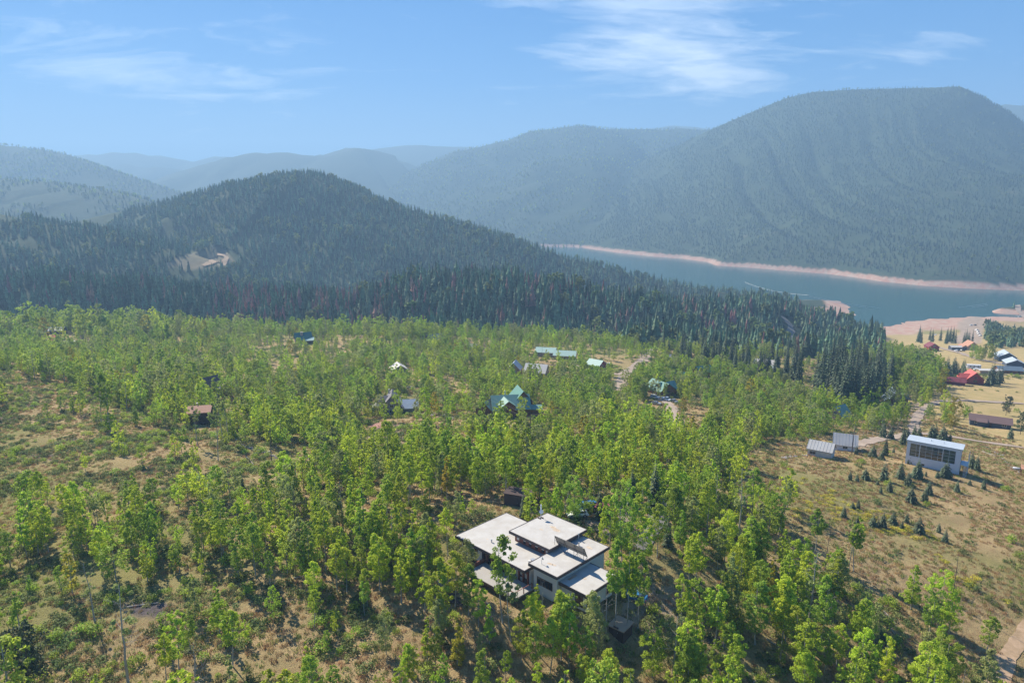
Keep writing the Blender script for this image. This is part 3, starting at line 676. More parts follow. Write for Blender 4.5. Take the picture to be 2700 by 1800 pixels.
M_REDROOF = mat('red_metal_roof', (.50,.10,.085), .6, noise=.4, scale=.5, color2=(.40,.09,.08))
M_DKREDROOF = mat('maroon_roof', (.20,.045,.06), .7, noise=.4, scale=.5)
M_SHINGLE = mat('grey_shingle_roof', (.20,.19,.20), .9, noise=.6, scale=2.5, color2=(.13,.125,.135))
M_BRSHINGLE = mat('brown_shingle_roof', (.16,.105,.10), .9, noise=.6, scale=2.5, color2=(.12,.08,.08))
M_WHITEROOF = mat('white_metal_roof', (.48,.465,.44), .6, noise=.4, scale=.4, color2=(.6,.57,.52))
M_CEDAR = mat('cedar_roof', (.45,.24,.16), .8, noise=.4, scale=.6)
M_GREYWALL = mat('grey_stucco', (.23,.215,.21), .9, noise=.4, scale=1)
M_WHITEWALL = mat('white_render', (.62,.65,.70), .7, noise=.25, scale=.4, color2=(.64,.67,.72))
M_BLUEWALL = mat('slate_blue_siding', (.07,.09,.13), .8, noise=.4, scale=1)
M_REDWALL = mat('barn_red_siding', (.28,.045,.045), .8, noise=.4, scale=1)
M_TANWALL = mat('tan_siding', (.42,.30,.21), .8, noise=.4, scale=1)
M_WHITEWOOD = mat('weathered_white_boards', (.55,.55,.52), .9, noise=.6, scale=1.2, color2=(.36,.36,.34))
M_PANEL = mat('solar_panel_back', (.33,.28,.23), .6)
M_PANELF = mat('solar_cell_glass', (.02,.03,.07), .12, spec=.6)
M_BRICK = mat('paving_brick', (.38,.20,.15), .9, noise=.5, scale=3, color2=(.28,.15,.12))
M_STONE = mat('grey_stone', (.36,.33,.31), .95, noise=.6, scale=1.2, color2=(.22,.20,.19))
M_RUBBER = mat('tyre_rubber', (.02,.02,.02), .9)
M_CARGLASS = mat('car_glass', (.02,.03,.04), .08, spec=.7)

def window(parent, mbx, tf, x0, x1, z0, z1, y, ny=-1, frame=M_FRAME, cols=1, rows=1, fw=.10):
    """a window in a wall plane at local y (facing ny): frame proud of the wall, pane set in it"""
    f = MB(); yo = y+ny*.06
    ya, yb = sorted((y-ny*.02, yo))
    f.box(x0, x1, ya, yb, z0, z0+fw, 0, tf); f.box(x0, x1, ya, yb, z1-fw, z1, 0, tf)
    f.box(x0, x0+fw, ya, yb, z0+fw, z1-fw, 0, tf); f.box(x1-fw, x1, ya, yb, z0+fw, z1-fw, 0, tf)
    for c in range(1, cols):
        xc = x0+(x1-x0)*c/cols; f.box(xc-fw*.4, xc+fw*.4, ya, yb, z0+fw, z1-fw, 0, tf)
    for r in range(1, rows):
        zc = z0+(z1-z0)*r/rows; f.box(x0+fw, x1-fw, ya+.005, yb-.008, zc-fw*.3, zc+fw*.3, 0, tf)
    w = f.obj('window', frame, parent); g = MB(); yc = sorted((y-ny*.01, y+ny*.025)); g.box(x0+fw, x1-fw, yc[0], yc[1], z0+fw, z1-fw, 0, tf); g.obj('pane', M_GLASS, w)
    return w
def tf_rot(ang, ox=0, oy=0, oz=0):
    c, s = math.cos(ang), math.sin(ang)
    return lambda p: (ox+p[0]*c-p[1]*s, oy+p[0]*s+p[1]*c, oz+p[2])

# ---- the flat-roofed house
TH = R(-44.5); GZ = 125.0
def main_house():
    h = thing('flat_roofed_house', 'large modern house with four stepped white flat roofs and pale siding', 'house', (-10.5, 116.0, GZ), TH)
    def flat(x0, x1, y0, y1, z, fh=.5):
        m = MB().box(x0+.12, x1-.12, y0+.12, y1-.12, z-.25, z-.04); r = m.obj('roof', M_MEMBRANE, h)
        f = MB()
        f.box(x0, x1, y0, y0+.12, z-fh, z); f.box(x0, x1, y1-.12, y1, z-fh, z); f.box(x0, x0+.12, y0+.12, y1-.12, z-fh, z); f.box(x1-.12, x1, y0+.12, y1-.12, z-fh, z)
        f.obj('fascia', M_FASCIA, r); s = MB().box(x0+.125, x1-.125, y0+.125, y1-.125, z-fh+.03, z-.26); s.obj('soffit', M_DARKWOOD, r)
        return r
    rL = flat(0, 17.6, 0, 13.4, 5.0); rH = flat(8.4, 18.2, 5.6, 16.0, 6.9); rS = flat(17.5, 23.9, 1.0, 15.0, 6.0); rR = flat(22.6, 29.2, 2.0, 10.4, 4.6, .55)
    # stains of needles and leaf litter lying on the roofs
    rs = random.Random(4)
    def stain(x, y, z, r, par):
        n = 14; ph = rs.uniform(0, 6); vs = [(x, y, z)]+[(x+r*(.6+.5*rs.random())*math.cos(6.283*k/n+ph)*1.6, y+r*(.5+.5*rs.random())*math.sin(6.283*k/n+ph), z) for k in range(n)]
        MB().add(vs, [(0, 1+k, 1+(k+1) % n) for k in range(n)]).obj('litter_stain', M_STAIN, par)
    for x, y in ((5.2, 3.3), (7.2, 6.8)): stain(x, y, 4.966, .22, rL)
    for x, y, r in ((13.2, 12.3, .55), (14.4, 11.9, .7), (12.2, 10.2, .3)): stain(x, y, 6.866, r, rH)
    for x, y, r in ((20.3, 3.4, .42), (21.0, 3.6, .3), (21.5, 12.3, .5)): stain(x, y, 5.966, r, rS)
    stain(25.6, 5.8, 4.566, .35, rR)
    W = lambda x0, x1, y0, y1, z0, z1, m: MB().box(x0, x1, y0, y1, z0, z1).obj('wall', m, h)
    # left wing
    W(.9, 6.2, .95, 12.6, 1.6, 4.48, M_SIDING); W(1.1, 6.2, 1.2, 12.4, -1.6, 1.59, M_DARKWOOD)
    W(6.21, 14.0, 1.35, 12.6, -1.6, 4.47, M_DARKWOOD); W(14.01, 17.5, 1.6, 12.6, -1.6, 4.46, M_SIDING)
    for x in (6.3, 7.35, 8.5, 9.65, 10.8, 11.95, 13.1, 13.95): MB().box(x-.1, x+.1, 1.02, 1.34, -.6, 4.46).obj('column', M_REDWOOD if x > 7 else M_FASCIA, h)
    for x in (7.0, 8.1, 9.2, 10.35, 11.5): window(h, None, None, x-.5, x+.45, 1.95, 4.2, 1.35, -1, M_FRAME)
    window(h, None, None, 1.05, 2.5, 2.5, 4.3, .95, -1, M_WFRAME, fw=.08)
    window(h, None, None, 4.1, 5.1, 2.0, 4.0, .95, -1, M_FRAME)
    MB().box(.84, .9, 1.4, 3.2, 2.5, 4.3).obj('pane', M_GLASS, h)
    # entry bay
    for x in (15.05, 16.1, 17.15): MB().box(x-.11, x+.11, 1.2, 1.58, -.6, 4.4).obj('column', M_REDWOOD, h)
    MB().box(15.17, 17.03, 1.3, 1.55, 3.55, 4.4).obj('panel', M_REDWOOD, h)
    for z in (1.55, 2.6): MB().box(15.17, 16.0, 1.3, 1.55, z, z+.1).obj('cross_rail', M_REDWOOD, h)
    d = MB().box(16.22, 17.02, 1.42, 1.58, .3, 2.5).obj('door', M_DARKWOOD, h); MB().box(16.3, 16.36, 1.36, 1.42, 1.25, 1.45).obj('handle', M_METAL, d)
    # clerestory block
    W(9.2, 17.5, 6.4, 15.3, 4.97, 6.39, M_REDWOOD)
    for i, x in enumerate((10.0, 11.6, 13.0, 14.5, 16.0, 17.0)):
        MB().box(x-.28, x+.28, 6.33, 6.39, 5.75 if i not in (0, 5) else 5.45, 6.0).obj('vent_panel', M_SIDING, h)
        if 0 < i < 5: MB().box(x-.28, x+.28, 6.33, 6.39, 5.3, 5.70).obj('pane', M_GLASS, h)
    # solar block and lower right wing
    W(18.1, 23.3, 1.75, 14.3, 1.0, 5.48, M_SIDING); W(18.15, 23.2, 1.9, 14.2, -2.2, .99, M_SIDING)
    window(h, None, None, 18.9, 22.3, 2.5, 3.9, 1.75, -1, M_FRAME, cols=4)
    dd = MB().box(22.35, 23.15, 1.66, 1.88, -1.6, .7).obj('door', M_REDWOOD, h); MB().box(22.42, 22.5, 1.6, 1.66, -.5, -.3).obj('handle', M_METAL, dd)
    W(23.31, 28.5, 2.7, 9.7, 1.1, 4.04, M_SIDING); W(23.35, 25.6, 2.9, 9.6, -2.6, 1.09, M_SIDING)
    MB().box(27.9, 28.2, 2.9, 3.2, -3, 1.09).obj('column', M_FASCIA, h); MB().box(27.9, 28.2, 9.2, 9.5, -3, 1.09).obj('column', M_FASCIA, h)
    window(h, None, None, 26.3, 27.9, 1.6, 3.7, 2.7, -1, M_FRAME, cols=2)
    f = MB()
    for y0, y1 in ((2.9, 3.9), (8.0, 9.3)):
        w = MB().box(28.51, 28.57, y0, y1, 1.7, 3.8).obj('window', M_FRAME, h); MB().box(28.575, 28.60, y0+.12, y1-.12, 1.82, 3.68).obj('pane', M_GLASS, w)
    # things fixed on the roofs
    for x, y, z, hh in ((18.4, 13.2, 5.96, 1.1), (19.8, 11.6, 5.96, .5), (6.6, 3.0, 4.96, .45)):
        MB().tube([(x, y, z), (x, y, z+hh)], [.11, .11], 8).tube([(x, y, z+hh+.012), (x, y, z+hh+.14)], [.17, .14], 8).obj('vent_pipe', M_METAL, h)
    MB().tube([(17.05, 2.7, 4.96), (17.05, 2.7, 5.75)], [.36, .36], 12).tube([(17.05, 2.7, 5.755), (17.05, 2.7, 5.85)], [.42, .42], 12).obj('chimney', M_METAL, h)
    MB().tube([(16.5, 2.4, 4.96), (16.5, 2.4, 5.5)], [.22, .22], 10).obj('chimney', M_SIDING, h)
    MB().tube([(9.0, 13.6, 6.86), (9.0, 13.6, 9.2)], [.05, .05], 6).tube([(9.0, 13.6, 8.6), (9.0, 13.6, 9.5)], [.13, .12], 8).tube([(9.12, 13.5, 8.3), (9.45, 13.2, 8.35)], [.12, .42], 10).obj('antenna_mast', M_WFRAME, h)
    MB().box(8.7, 9.3, 13.0, 13.3, 6.87, 7.0).box(8.9, 9.5, 13.5, 13.8, 6.87, 7.0).obj('mast_ballast', M_FASCIA, h)
    MB().tube([(19.3, 2.4, 5.96), (19.3, 2.4, 6.6), (19.35, 2.5, 6.9)], [.04, .04, .04], 5).tube([(19.3, 2.4, 6.9), (19.45, 2.6, 7.0)], [.1, .32], 10).obj('satellite_dish', M_METAL, h)
    MB().box(23.95, 24.1, 3.6, 5.6, 4.57, 4.66).box(24.2, 24.35, 3.6, 5.6, 4.57, 4.66).obj('roof_ladder', M_TANWALL, h)
    # deck
    dk = MB().box(7.0, 18.9, -3.5, .95, 1.72, 2.0).obj('deck', M_CONCRETE, h)
    MB().box(6.95, 18.95, -3.6, -3.51, 1.55, 2.06).obj('edge_board', M_FASCIA, dk); MB().box(6.75, 6.94, -3.6, .9, 1.3, 2.75).obj('low_wall', M_REDWOOD, h)
    for x, y in ((17.2, -3.4), (18.8, -3.4), (18.8, -1.4), (18.8, .6)): MB().box(x-.06, x+.06, y-.06, y+.06, 2.01, 3.0).obj('rail_post', M_REDWOOD, dk)
    MB().box(17.27, 18.73, -3.45, -3.35, 2.85, 2.97).box(18.75, 18.85, -3.33, .6, 3.01, 3.07).obj('handrail', M_REDWOOD, dk)
    for x in (8, 11, 14, 17): MB().box(x-.12, x+.12, -3.3, -3.06, -2.0, 1.71).obj('deck_post', M_DARKWOOD, dk)
    # solar rack standing on the roof
    s = thing('solar_array', 'tilted rack of solar panels standing on the raised roof of the modern house', 'solar panels', (0, 0, 0), 0); s.parent = None
    s.location = h.matrix_basis @ Vector((20.8, 8.0, 5.96)) if False else (0, 0, 0)
    c, sn = math.cos(TH), math.sin(TH); s.location = (-10.5+20.8*c-8.0*sn, 116+20.8*sn+8.0*c, GZ+5.96); s.rotation_euler = (0, 0, TH)
    top, bot = (-.35, 2.55), (.55, .65)     # (y, z) of upper and lower edges
    nP = 7; wP = 6.7/nP
    for i in range(nP):
        for j in range(2):
            x0 = -3.35+i*wP+.02; x1 = x0+wP-.04; t0 = j*.5+.01; t1 = j*.5+.49
            a = [(top[0]+(bot[0]-top[0])*t, top[1]+(bot[1]-top[1])*t) for t in (t0, t1)]
            vs = [(x0, *a[0]), (x1, *a[0]), (x1, *a[1]), (x0, *a[1])]; n = Vector((0, 1.5, 2)).normalized()*.04
            v2 = [(x, y+n.y, z+n.z) for x, y, z in vs]; p = MB().add(vs+v2, [(0, 1, 2, 3), (0, 4, 5, 1), (1, 5, 6, 2), (2, 6, 7, 3), (3, 7, 4, 0)]); p.add(v2, [(0, 3, 2, 1)], 1); p.obj('panel', [M_PANEL, M_PANELF], s)
    for x in (-3.2, -1.1, 1.1, 3.2):
        MB().tube([(x, top[0], 0), (x, top[0], top[1]-.06)], [.035]*2, 5).tube([(x, bot[0], 0), (x, bot[0], bot[1]-.06)], [.035]*2, 5).tube([(x, top[0], .1), (x, bot[0], bot[1]-.1)], [.03]*2, 5).tube([(x, top[0], top[1]-.07), (x, bot[0], bot[1]-.07)], [.03]*2, 5).obj('leg', M_FASCIA, s)
    MB().tube([(-3.3, top[0]+.1, top[1]-.12), (3.3, top[0]+.1, top[1]-.12)], [.03]*2, 5).tube([(-3.3, .1, 1.42), (3.3, .1, 1.42)], [.03]*2, 5).tube([(-3.2, top[0], 1.9), (-1.1, top[0], .2)], [.025]*2, 4).tube([(1.1, top[0], 1.9), (3.2, top[0], .2)], [.025]*2, 4).obj('rail', M_FASCIA, s)
    KEEP.extend([(-2+7, 110, 12), (3, 116, 11), (9, 106, 10), (0, 105, 5), (-5, 111, 7)])
main_house()

def slope_roof(parent, L, W, hw, hr, m, ov=.6, t=.18, tf=None, seams=0.0, name='roof'):
    """gable roof, ridge along x: two slabs with real thickness"""
    mb = MB(); k = hr/(W/2); e = W/2+ov; ze = hw-k*ov; X0, X1 = -L/2-ov, L/2+ov; zr = hw+hr
    for s in (-1, 1):
        vs = [(X0, s*e, ze), (X1, s*e, ze), (X1, 0, zr), (X0, 0, zr)]; v2 = [(x, y, z+t) for x, y, z in vs]
        a = vs+v2
        if tf: a = [tf(p) for p in a]
        mb.add(a, [(0, 1, 2, 3), (7, 6, 5, 4), (0, 4, 5, 1), (1, 5, 6, 2), (0, 3, 7, 4)])
    r = mb.obj(name, m, parent)
    if seams:
        sm = MB(); n = int((X1-X0)/seams)
        for i in range(n+1):
            x = X0+(X1-X0)*i/n
            for s in (-1, 1):
                a = [(x-.03, s*e, ze+t), (x+.03, s*e, ze+t), (x+.03, s*.02, zr+t), (x-.03, s*.02, zr+t)]; b = [(x_, y, z+.06) for x_, y, z in a]; q = a+b
                if tf: q = [tf(p) for p in q]
                sm.add(q, [(0, 1, 5, 4), (1, 2, 6, 5), (2, 3, 7, 6), (3, 0, 4, 7), (4, 5, 6, 7)])
        sm.obj('standing_seam', m, r, kind='stuff')
    return r
def gable_wall(parent, L, W, hw, hr, m, tf=None, z0=-2.5):
    vs = [(-L/2, -W/2, z0), (L/2, -W/2, z0), (L/2, W/2, z0), (-L/2, W/2, z0), (-L/2, -W/2, hw), (L/2, -W/2, hw), (L/2, W/2, hw), (-L/2, W/2, hw), (-L/2, 0, hw+hr-.01), (L/2, 0, hw+hr-.01)]
    if tf: vs = [tf(p) for p in vs]
    return MB().add(vs, [(0, 1, 5, 4), (2, 3, 7, 6), (1, 2, 6, 9, 5), (3, 0, 4, 8, 7), (0, 3, 2, 1)]).obj('wall', m, parent)
def house(name, label, cat, u, v, rot, L, W, hw, hr, roof, wall, group=None, back=0.0, wings=(), windows=True, chimney=None, ov=.6, seams=0.0, frame=M_WFRAME, keep=True, door=True, z0=-2.5, fr_side=None):
    g = ground(u, v); az_ = math.atan2(g[0], g[1]); x = g[0]+math.sin(az_)*back; y = g[1]+math.cos(az_)*back; z = float(heights(np.array([x]), np.array([y]))[0])
    h = thing(name, label, cat, (x, y, z), rot, group)
    gable_wall(h, L, W, hw, hr, wall, None, z0); slope_roof(h, L, W, hw, hr, roof, ov, .18, None, seams)
    # which long side and gable face the camera
    c, s = math.cos(-rot), math.sin(-rot); lx, ly = (-x)*c-(-y)*s, (-x)*s+(-y)*c; sy = -1 if ly < 0 else 1; sx = -1 if lx < 0 else 1
    if windows:
        n = max(1, int(L/4))
        for i in range(n):
            xc = -L/2+L*(i+.5)/n; wz = hw*.42
            if door and i == n//2 and n > 1:
                ya, yb = sorted((sy*W/2, sy*(W/2+.07))); d = MB().box(xc-.5, xc+.5, ya, yb, 0.02, 2.1).obj('door', M_DARKWOOD, h)
                ya, yb = sorted((sy*(W/2+.07), sy*(W/2+.12))); MB().box(xc+.32, xc+.38, ya, yb, 1.0, 1.15).obj('handle', M_METAL, d)
            else: window(h, None, None, xc-.8, xc+.8, wz, min(hw-.2, wz+1.3), sy*W/2, sy, frame, cols=2)
        tf = tf_rot(math.pi/2, 0, 0, 0)
        ww = min(1.1, W*.16); zz = hw*.45
        window(h, None, tf, -ww-.02, ww, zz, zz+1.5, -sx*L/2, -sx, frame, cols=2)
        if hr > 2.4: window(h, None, tf, -ww*.7, ww*.7, hw+.3, hw+.3+min(1.3, hr*.4), -sx*L/2, -sx, frame, cols=2)
    for wg in wings:
        dx, dy, r2, l2, w2, hw2, hr2, rm, wm = wg; tf = tf_rot(r2, dx, dy, 0); gable_wall(h, l2, w2, hw2, hr2, wm, tf, z0); slope_roof(h, l2, w2, hw2, hr2, rm, .5, .16, tf)
    if chimney:
        cx, cy, cz, cm, cw = chimney; ch = MB().box(cx-cw, cx+cw, cy-cw, cy+cw, hw, hw+hr+cz); ch.box(cx-cw-.08, cx+cw+.08, cy-cw-.08, cy+cw+.08, hw+hr+cz, hw+hr+cz+.12); ch.obj('chimney', cm, h)
    if keep: KEEP.append((x, y, max(L, W)*.62+1.5))
    return h
def lp(h, x, y):
    a = h.rotation_euler.z; return h.location.x+x*math.cos(a)-y*math.sin(a), h.location.y+x*math.sin(a)+y*math.cos(a)

# ---- chalet with turret and patio
ch = house('chalet', 'tall grey chalet with steep shingle roof, white turret roof and curved brick patio', 'house', 1035, 1092, R(98), 9.5, 9.0, 3.4, 5.2, M_SHINGLE, M_GREYWALL, back=4, chimney=(3.2, 1.2, .5, M_METAL, .22),
           wings=[(.2, -6.4, R(90), 7.6, 7.0, 3.0, 2.4, M_PALEBLUE, M_GREYWALL), (.6, 2.6, R(90), 6.0, 4.5, 5.6, 1.6, M_SHINGLE, M_GREYWALL)])
n = 8; tv = [(-1.5+2.1*math.cos(6.283*k/n), 5.9+2.1*math.sin(6.283*k/n)) for k in range(n)]
MB().add([(x, y, -2) for x, y in tv]+[(x, y, 3.6) for x, y in tv], [(k, (k+1) % n, n+(k+1) % n, n+k) for k in range(n)]).obj('turret_wall', M_WFRAME, ch)
MB().add([(-1.5+(x+1.5)*1.25, 5.9+(y-5.9)*1.25, 3.5) for x, y in tv]+[(-1.5, 5.9, 5.4)], [(k, (k+1) % n, n) for k in range(n)]+[tuple(range(n))]).obj('turret_roof', M_WHITEROOF, ch)
for k in range(n):
    a = 6.283*(k+.5)/n; tf = tf_rot(a+math.pi/2, -1.5, 5.9, 0); window(ch, None, tf, -.55, .55, 1.2, 3.1, -1.94, -1, M_GREYWALL, cols=1)
def patio():
    g = ground(1008, 1125); p = thing('brick_patio', 'round brick patio with curved steps below the grey chalet', 'patio', (g[0], g[1], g[2]+.1))
    for ring, (r0, r1) in enumerate(((.5, 1.4), (1.5, 2.4), (2.5, 3.4), (3.5, 4.4))):
        k = 6*(ring+1)
        for i in range(k):
            a0, a1 = 6.283*i/k+.02, 6.283*(i+1)/k-.02/(ring+1); z = .5-.12*ring
            vs = [(r*math.cos(a), r*math.sin(a), zz) for zz in (-1.2, z) for r, a in ((r0, a0), (r1, a0), (r1, a1), (r0, a1))]
            MB().add(vs, [(4, 5, 6, 7), (0, 1, 5, 4), (1, 2, 6, 5), (2, 3, 7, 6), (3, 0, 4, 7)]).obj('brick', M_BRICK, p)
    KEEP.append((g[0], g[1], 5.5))
patio()
# ---- green-roofed lodge
lodge = house('log_lodge', 'large log lodge with several green metal roofs, a dormer balcony and a covered porch', 'house', 1345, 1098, R(8), 14, 10, 4.0, 4.0, M_MIDGREEN, M_LOGWALL, back=5, frame=M_FRAME, chimney=(-1.6, 3.2, .8, M_METAL, .15),
      wings=[(-2.2, -3.0, R(98), 8.5, 5.4, 5.6, 2.0, M_MIDGREEN, M_LOGWALL), (-8.2, 1.0, R(60), 9, 7, 3.2, 3.0, M_MIDGREEN, M_LOGWALL), (4.6, 3.5, R(95), 9.5, 7.5, 5.4, 4.2, M_GREENROOF, M_LOGWALL), (9.2, -2.5, R(-4), 5, 4.2, 3.4, 1.0, M_MIDGREEN, M_LOGWALL)])  # right wing's darker green puts the shade of its slope into the colour
MB().box(-5.8, -2.9, -8.6, -7.3, 2.9, 3.05).box(-5.8, -2.9, -8.6, -8.5, 3.06, 4.0).obj('balcony', M_CEDAR, lodge)
MB().box(6.8, 11.8, -5.6, -4.7, .6, .75).box(6.8, 11.8, -5.6, -5.5, .76, 1.7).obj('porch_rail', M_CEDAR, lodge)
# ---- green-roofed log house by the road
gh = house('log_house', 'brown log house with turquoise green metal roof beside the gravel road', 'house', 1740, 1042, R(-62), 12, 9.5, 3.0, 3.4, M_GREENROOF, M_LOGWALL, back=6, frame=M_FRAME, wings=[(2.0, 2.0, R(90), 10, 7, 3.2, 3.0, M_MIDGREEN, M_LOGWALL)])
house('log_house', 'small log house with dark green roof in the aspens beyond the turquoise-roofed house', 'house', 1853, 990, R(20), 9, 7, 3.2, 2.8, M_GREENROOF, M_LOGWALL, frame=M_FRAME)
house('cabin', 'dark cabin with low green roof behind the turquoise-roofed log house', 'cabin', 1800, 1000, R(10), 8, 5, 2.6, 1.6, M_GREENROOF, M_LOGWALL, frame=M_FRAME)
# ---- houses up the slope, from left to right
house('cabin', 'cabin with white metal roof above a clearing, uphill of the grey chalet', 'cabin', 1052, 985, R(110), 9, 8, 3.0, 2.6, M_WHITEROOF, M_GREYWALL, back=3)
house('house', 'half hidden house with steep pale grey metal roof left of a wider white roof', 'house', 1357, 985, R(80), 8, 7, 3.2, 3.6, M_PALEBLUE, M_TANWALL, back=2)
house('house', 'house with broad weathered white roof showing between grey aspens', 'house', 1415, 992, R(-18), 12, 10, 3.0, 3.6, M_WHITEROOF, M_TANWALL, back=3)
house('long_house', 'long low house with mint green roof, the left half of a pair', 'house', 1440, 940, R(-14), 13, 8, 3.2, 2.4, M_PALEGREEN, M_TANWALL, back=3)
house('long_house', 'low house with mint green roof, the right one of a pair behind aspens', 'house', 1490, 948, R(-12), 14, 8, 3.2, 2.4, M_PALEGREEN, M_TANWALL, back=3)
house('cabin', 'cabin with pale green roof and red-brown gable next to a parked white pickup', 'cabin', 1572, 972, R(-40), 9, 8, 2.8, 2.4, M_PALEGREEN, M_REDWALL, back=3)
house('house', 'dark green gabled house with a stone chimney at the far edge of the aspens', 'house', 800, 905, R(25), 11, 9, 3.4, 4.2, M_GREENROOF, M_DARKWOOD, back=3, chimney=(-1.0, -1.5, .6, M_STONE, .8), wings=[(3.4, -3.2, R(-10), 7, 6, 2.6, 1.6, M_PALEGREEN, M_DARKWOOD)])
house('house', 'far left house with cream metal roof under tall aspens', 'house', 150, 880, R(8), 12, 8, 3.4, 2.0, M_WHITEROOF, M_DARKWOOD, back=2)
house('house', 'cream-roofed house right of its twin at the far left edge of the slope', 'house', 205, 872, R(14), 13, 8, 3.4, 1.8, M_WHITEROOF, M_DARKWOOD, back=2)
house('cabin', 'small cabin with steep red metal roof among the far left aspens', 'cabin', 150, 906, R(-35), 8, 7, 2.4, 3.4, M_REDROOF, M_DARKWOOD, back=2)
house('shed', 'low shed with cream roof below the red-roofed cabin', 'shed', 180, 910, R(10), 9, 4, 2.2, .9, M_WHITEROOF, M_DARKWOOD, door=False)
house('cabin', 'brown cabin with rusty tan roof alone in the left aspen grove', 'cabin', 532, 1118, R(14), 6.5, 6.5, 4.6, 1.3, M_CEDAR, M_DARKWOOD, back=3, chimney=(-1.0, .8, .8, M_METAL, .14), frame=M_FRAME)
house('cabin', 'dark cabin with a tall black gable half hidden uphill of the brown cabin', 'cabin', 556, 1042, R(60), 7, 5, 4.6, 3.0, M_BRSHINGLE, M_DARKWOOD, back=3, frame=M_FRAME, wings=[(2.5, -3.0, R(90), 6, 4, 3.2, 1.0, M_SHINGLE, M_DARKWOOD)])
house('house', 'distant grey-roofed house behind the aspens near the power poles', 'house', 1145, 903, R(30), 11, 8, 3.2, 2.8, M_BLUEROOF, M_DARKWOOD, back=2)
house('shed', 'tiny white-roofed shed among the far aspens', 'shed', 1243, 922, R(10), 6, 5, 2.6, 1.6, M_WHITEROOF, M_TANWALL)
house('cabin', 'distant cabin with a pointed tan gable at the foot of the conifer slope', 'cabin', 1497, 905, R(85), 7, 6, 3.4, 3.4, M_CEDAR, M_TANWALL)
house('shed', 'small white shed near the top of the gravel road', 'shed', 1757, 952, R(20), 6, 5, 2.6, 1.8, M_WHITEROOF, M_WHITEWOOD)
house('house', 'house with white and grey roofs half hidden among dark spruces', 'house', 2015, 975, R(-30), 12, 9, 3.4, 3.0, M_WHITEROOF, M_BLUEWALL, back=3, wings=[(3, -4.5, R(0), 8, 5, 2.6, 1.2, M_PALEBLUE, M_BLUEWALL)])
# ---- right side
af = house('a_frame_house', 'red-brown log house with steep blue-grey roof beyond the small barns', 'house', 2355, 1065, R(-105), 9, 8.5, 2.0, 5.2, M_BLUEROOF, M_LOGWALL, back=5, frame=M_FRAME, chimney=(3.6, .5, .5, M_METAL, .15), wings=[(2.2, 2.4, R(-90), 6, 4.5, 4.2, 1.6, M_BLUEROOF, M_LOGWALL)])
MB().box(-7.4, -4.6, -4.5, 5.5, .9, 1.05).box(-7.4, -7.3, -4.5, 5.5, 1.06, 1.9).obj('deck', M_CEDAR, af)
house('shed', 'small building with steep teal roof in the trees left of the blue-roofed log house', 'shed', 2212, 1105, R(35), 7, 6.5, 2.4, 3.6, M_MIDGREEN, M_TANWALL, back=2)
barn = house('barn', 'small old barn with seamed grey metal roof and weathered white boards', 'barn', 2164, 1204, R(-36), 7.0, 5.6, 2.5, 2.0, M_METALROOF, M_WHITEWOOD, back=2.4, ov=.35, seams=.9, windows=False)
window(barn, None, None, -2.9, -1.0, .8, 1.8, -2.8, -1, M_WHITEWOOD, cols=2); dbb = MB().box(-.2, 1.9, -2.87, -2.80, .02, 2.1).obj('door', M_WHITEWOOD, barn); MB().box(1.6, 1.7, -2.93, -2.88, 1.0, 1.2).obj('handle', M_METAL, dbb)
for i in range(12): x = -3.4+6.8*i/11; (MB().box(x-.03, x+.03, -2.84, -2.80, .0, .78).obj('batten', M_WHITEWOOD, barn))
house('barn', 'white-walled barn with steep streaked dark metal roof behind the small barn', 'barn', 2226, 1187, R(-24), 7.0, 6.0, 2.4, 2.9, M_METALROOF, M_WHITEWALL, back=2.6, ov=.35, seams=.9, door=False)
house('house', 'low ranch house with maroon-brown shingle roof and dark blue walls at the right edge', 'house', 2608, 1126, R(-31.5), 15, 7.5, 2.6, 1.8, M_BRSHINGLE, M_BLUEWALL, back=4, wings=[(-3.2, -2.6, R(0), 3.2, 5, 2.5, .8, M_BRSHINGLE, M_BLUEWALL)])
rh = house('house', 'two-storey red house with bright red gabled metal roof on the far meadow', 'house', 2562, 1012, R(-105), 10, 9.5, 3.6, 4.2, M_REDROOF, M_REDWALL, back=5, frame=M_FRAME, wings=[(1.5, -4.2, R(-90), 7, 5, 4.4, 1.8, M_REDROOF, M_REDWALL), (-4.2, -4.5, R(0), 5, 3.4, 2.6, .9, M_REDROOF, M_REDWALL)])
house('garage', 'long maroon-roofed garage joined to the left of the red house', 'garage', 2510, 1014, R(-28), 13, 6, 2.4, 2.0, M_DKREDROOF, M_DKREDROOF, back=4, windows=False)
house('cabin', 'dark slate-roofed cabin at the left end of the upper meadow', 'cabin', 2435, 955, R(-62), 12, 8, 2.8, 2.6, M_SHINGLE, M_BLUEWALL, back=4, chimney=(-3, 0, .6, M_STONE, .5))
house('house', 'dark red two-storey house below tall spruces at the top of the meadow', 'house', 2455, 926, R(-95), 9, 9, 5.0, 3.0, M_DKREDROOF, M_REDWALL, back=3)
house('shed', 'white open-sided shed beside the orange-roofed log house', 'shed', 2525, 922, R(-4), 14, 6, 3.0, .9, M_WHITEROOF, M_BLUEWALL, windows=False)
house('house', 'log house with orange-tan gabled roof at the top of the meadow drive', 'house', 2557, 922, R(-100), 11, 9, 4.2, 3.8, M_CEDAR, M_TANWALL, back=4, wings=[(-1, -5.5, R(0), 9, 5, 3.0, 1.4, M_CEDAR, M_TANWALL)])
house('barn', 'blue-walled barn with pale grey roof, the upper one of a pair at the right edge', 'barn', 2650, 950, R(-112), 14, 12, 3.6, 3.6, M_PALEBLUE, M_BLUEWALL, back=4, windows=False)
house('barn', 'lower blue-walled barn with pale grey roof at the right edge of the meadow', 'barn', 2672, 966, R(-112), 12, 12, 3.0, 2.8, M_PALEBLUE, M_BLUEWALL, back=3, windows=False)
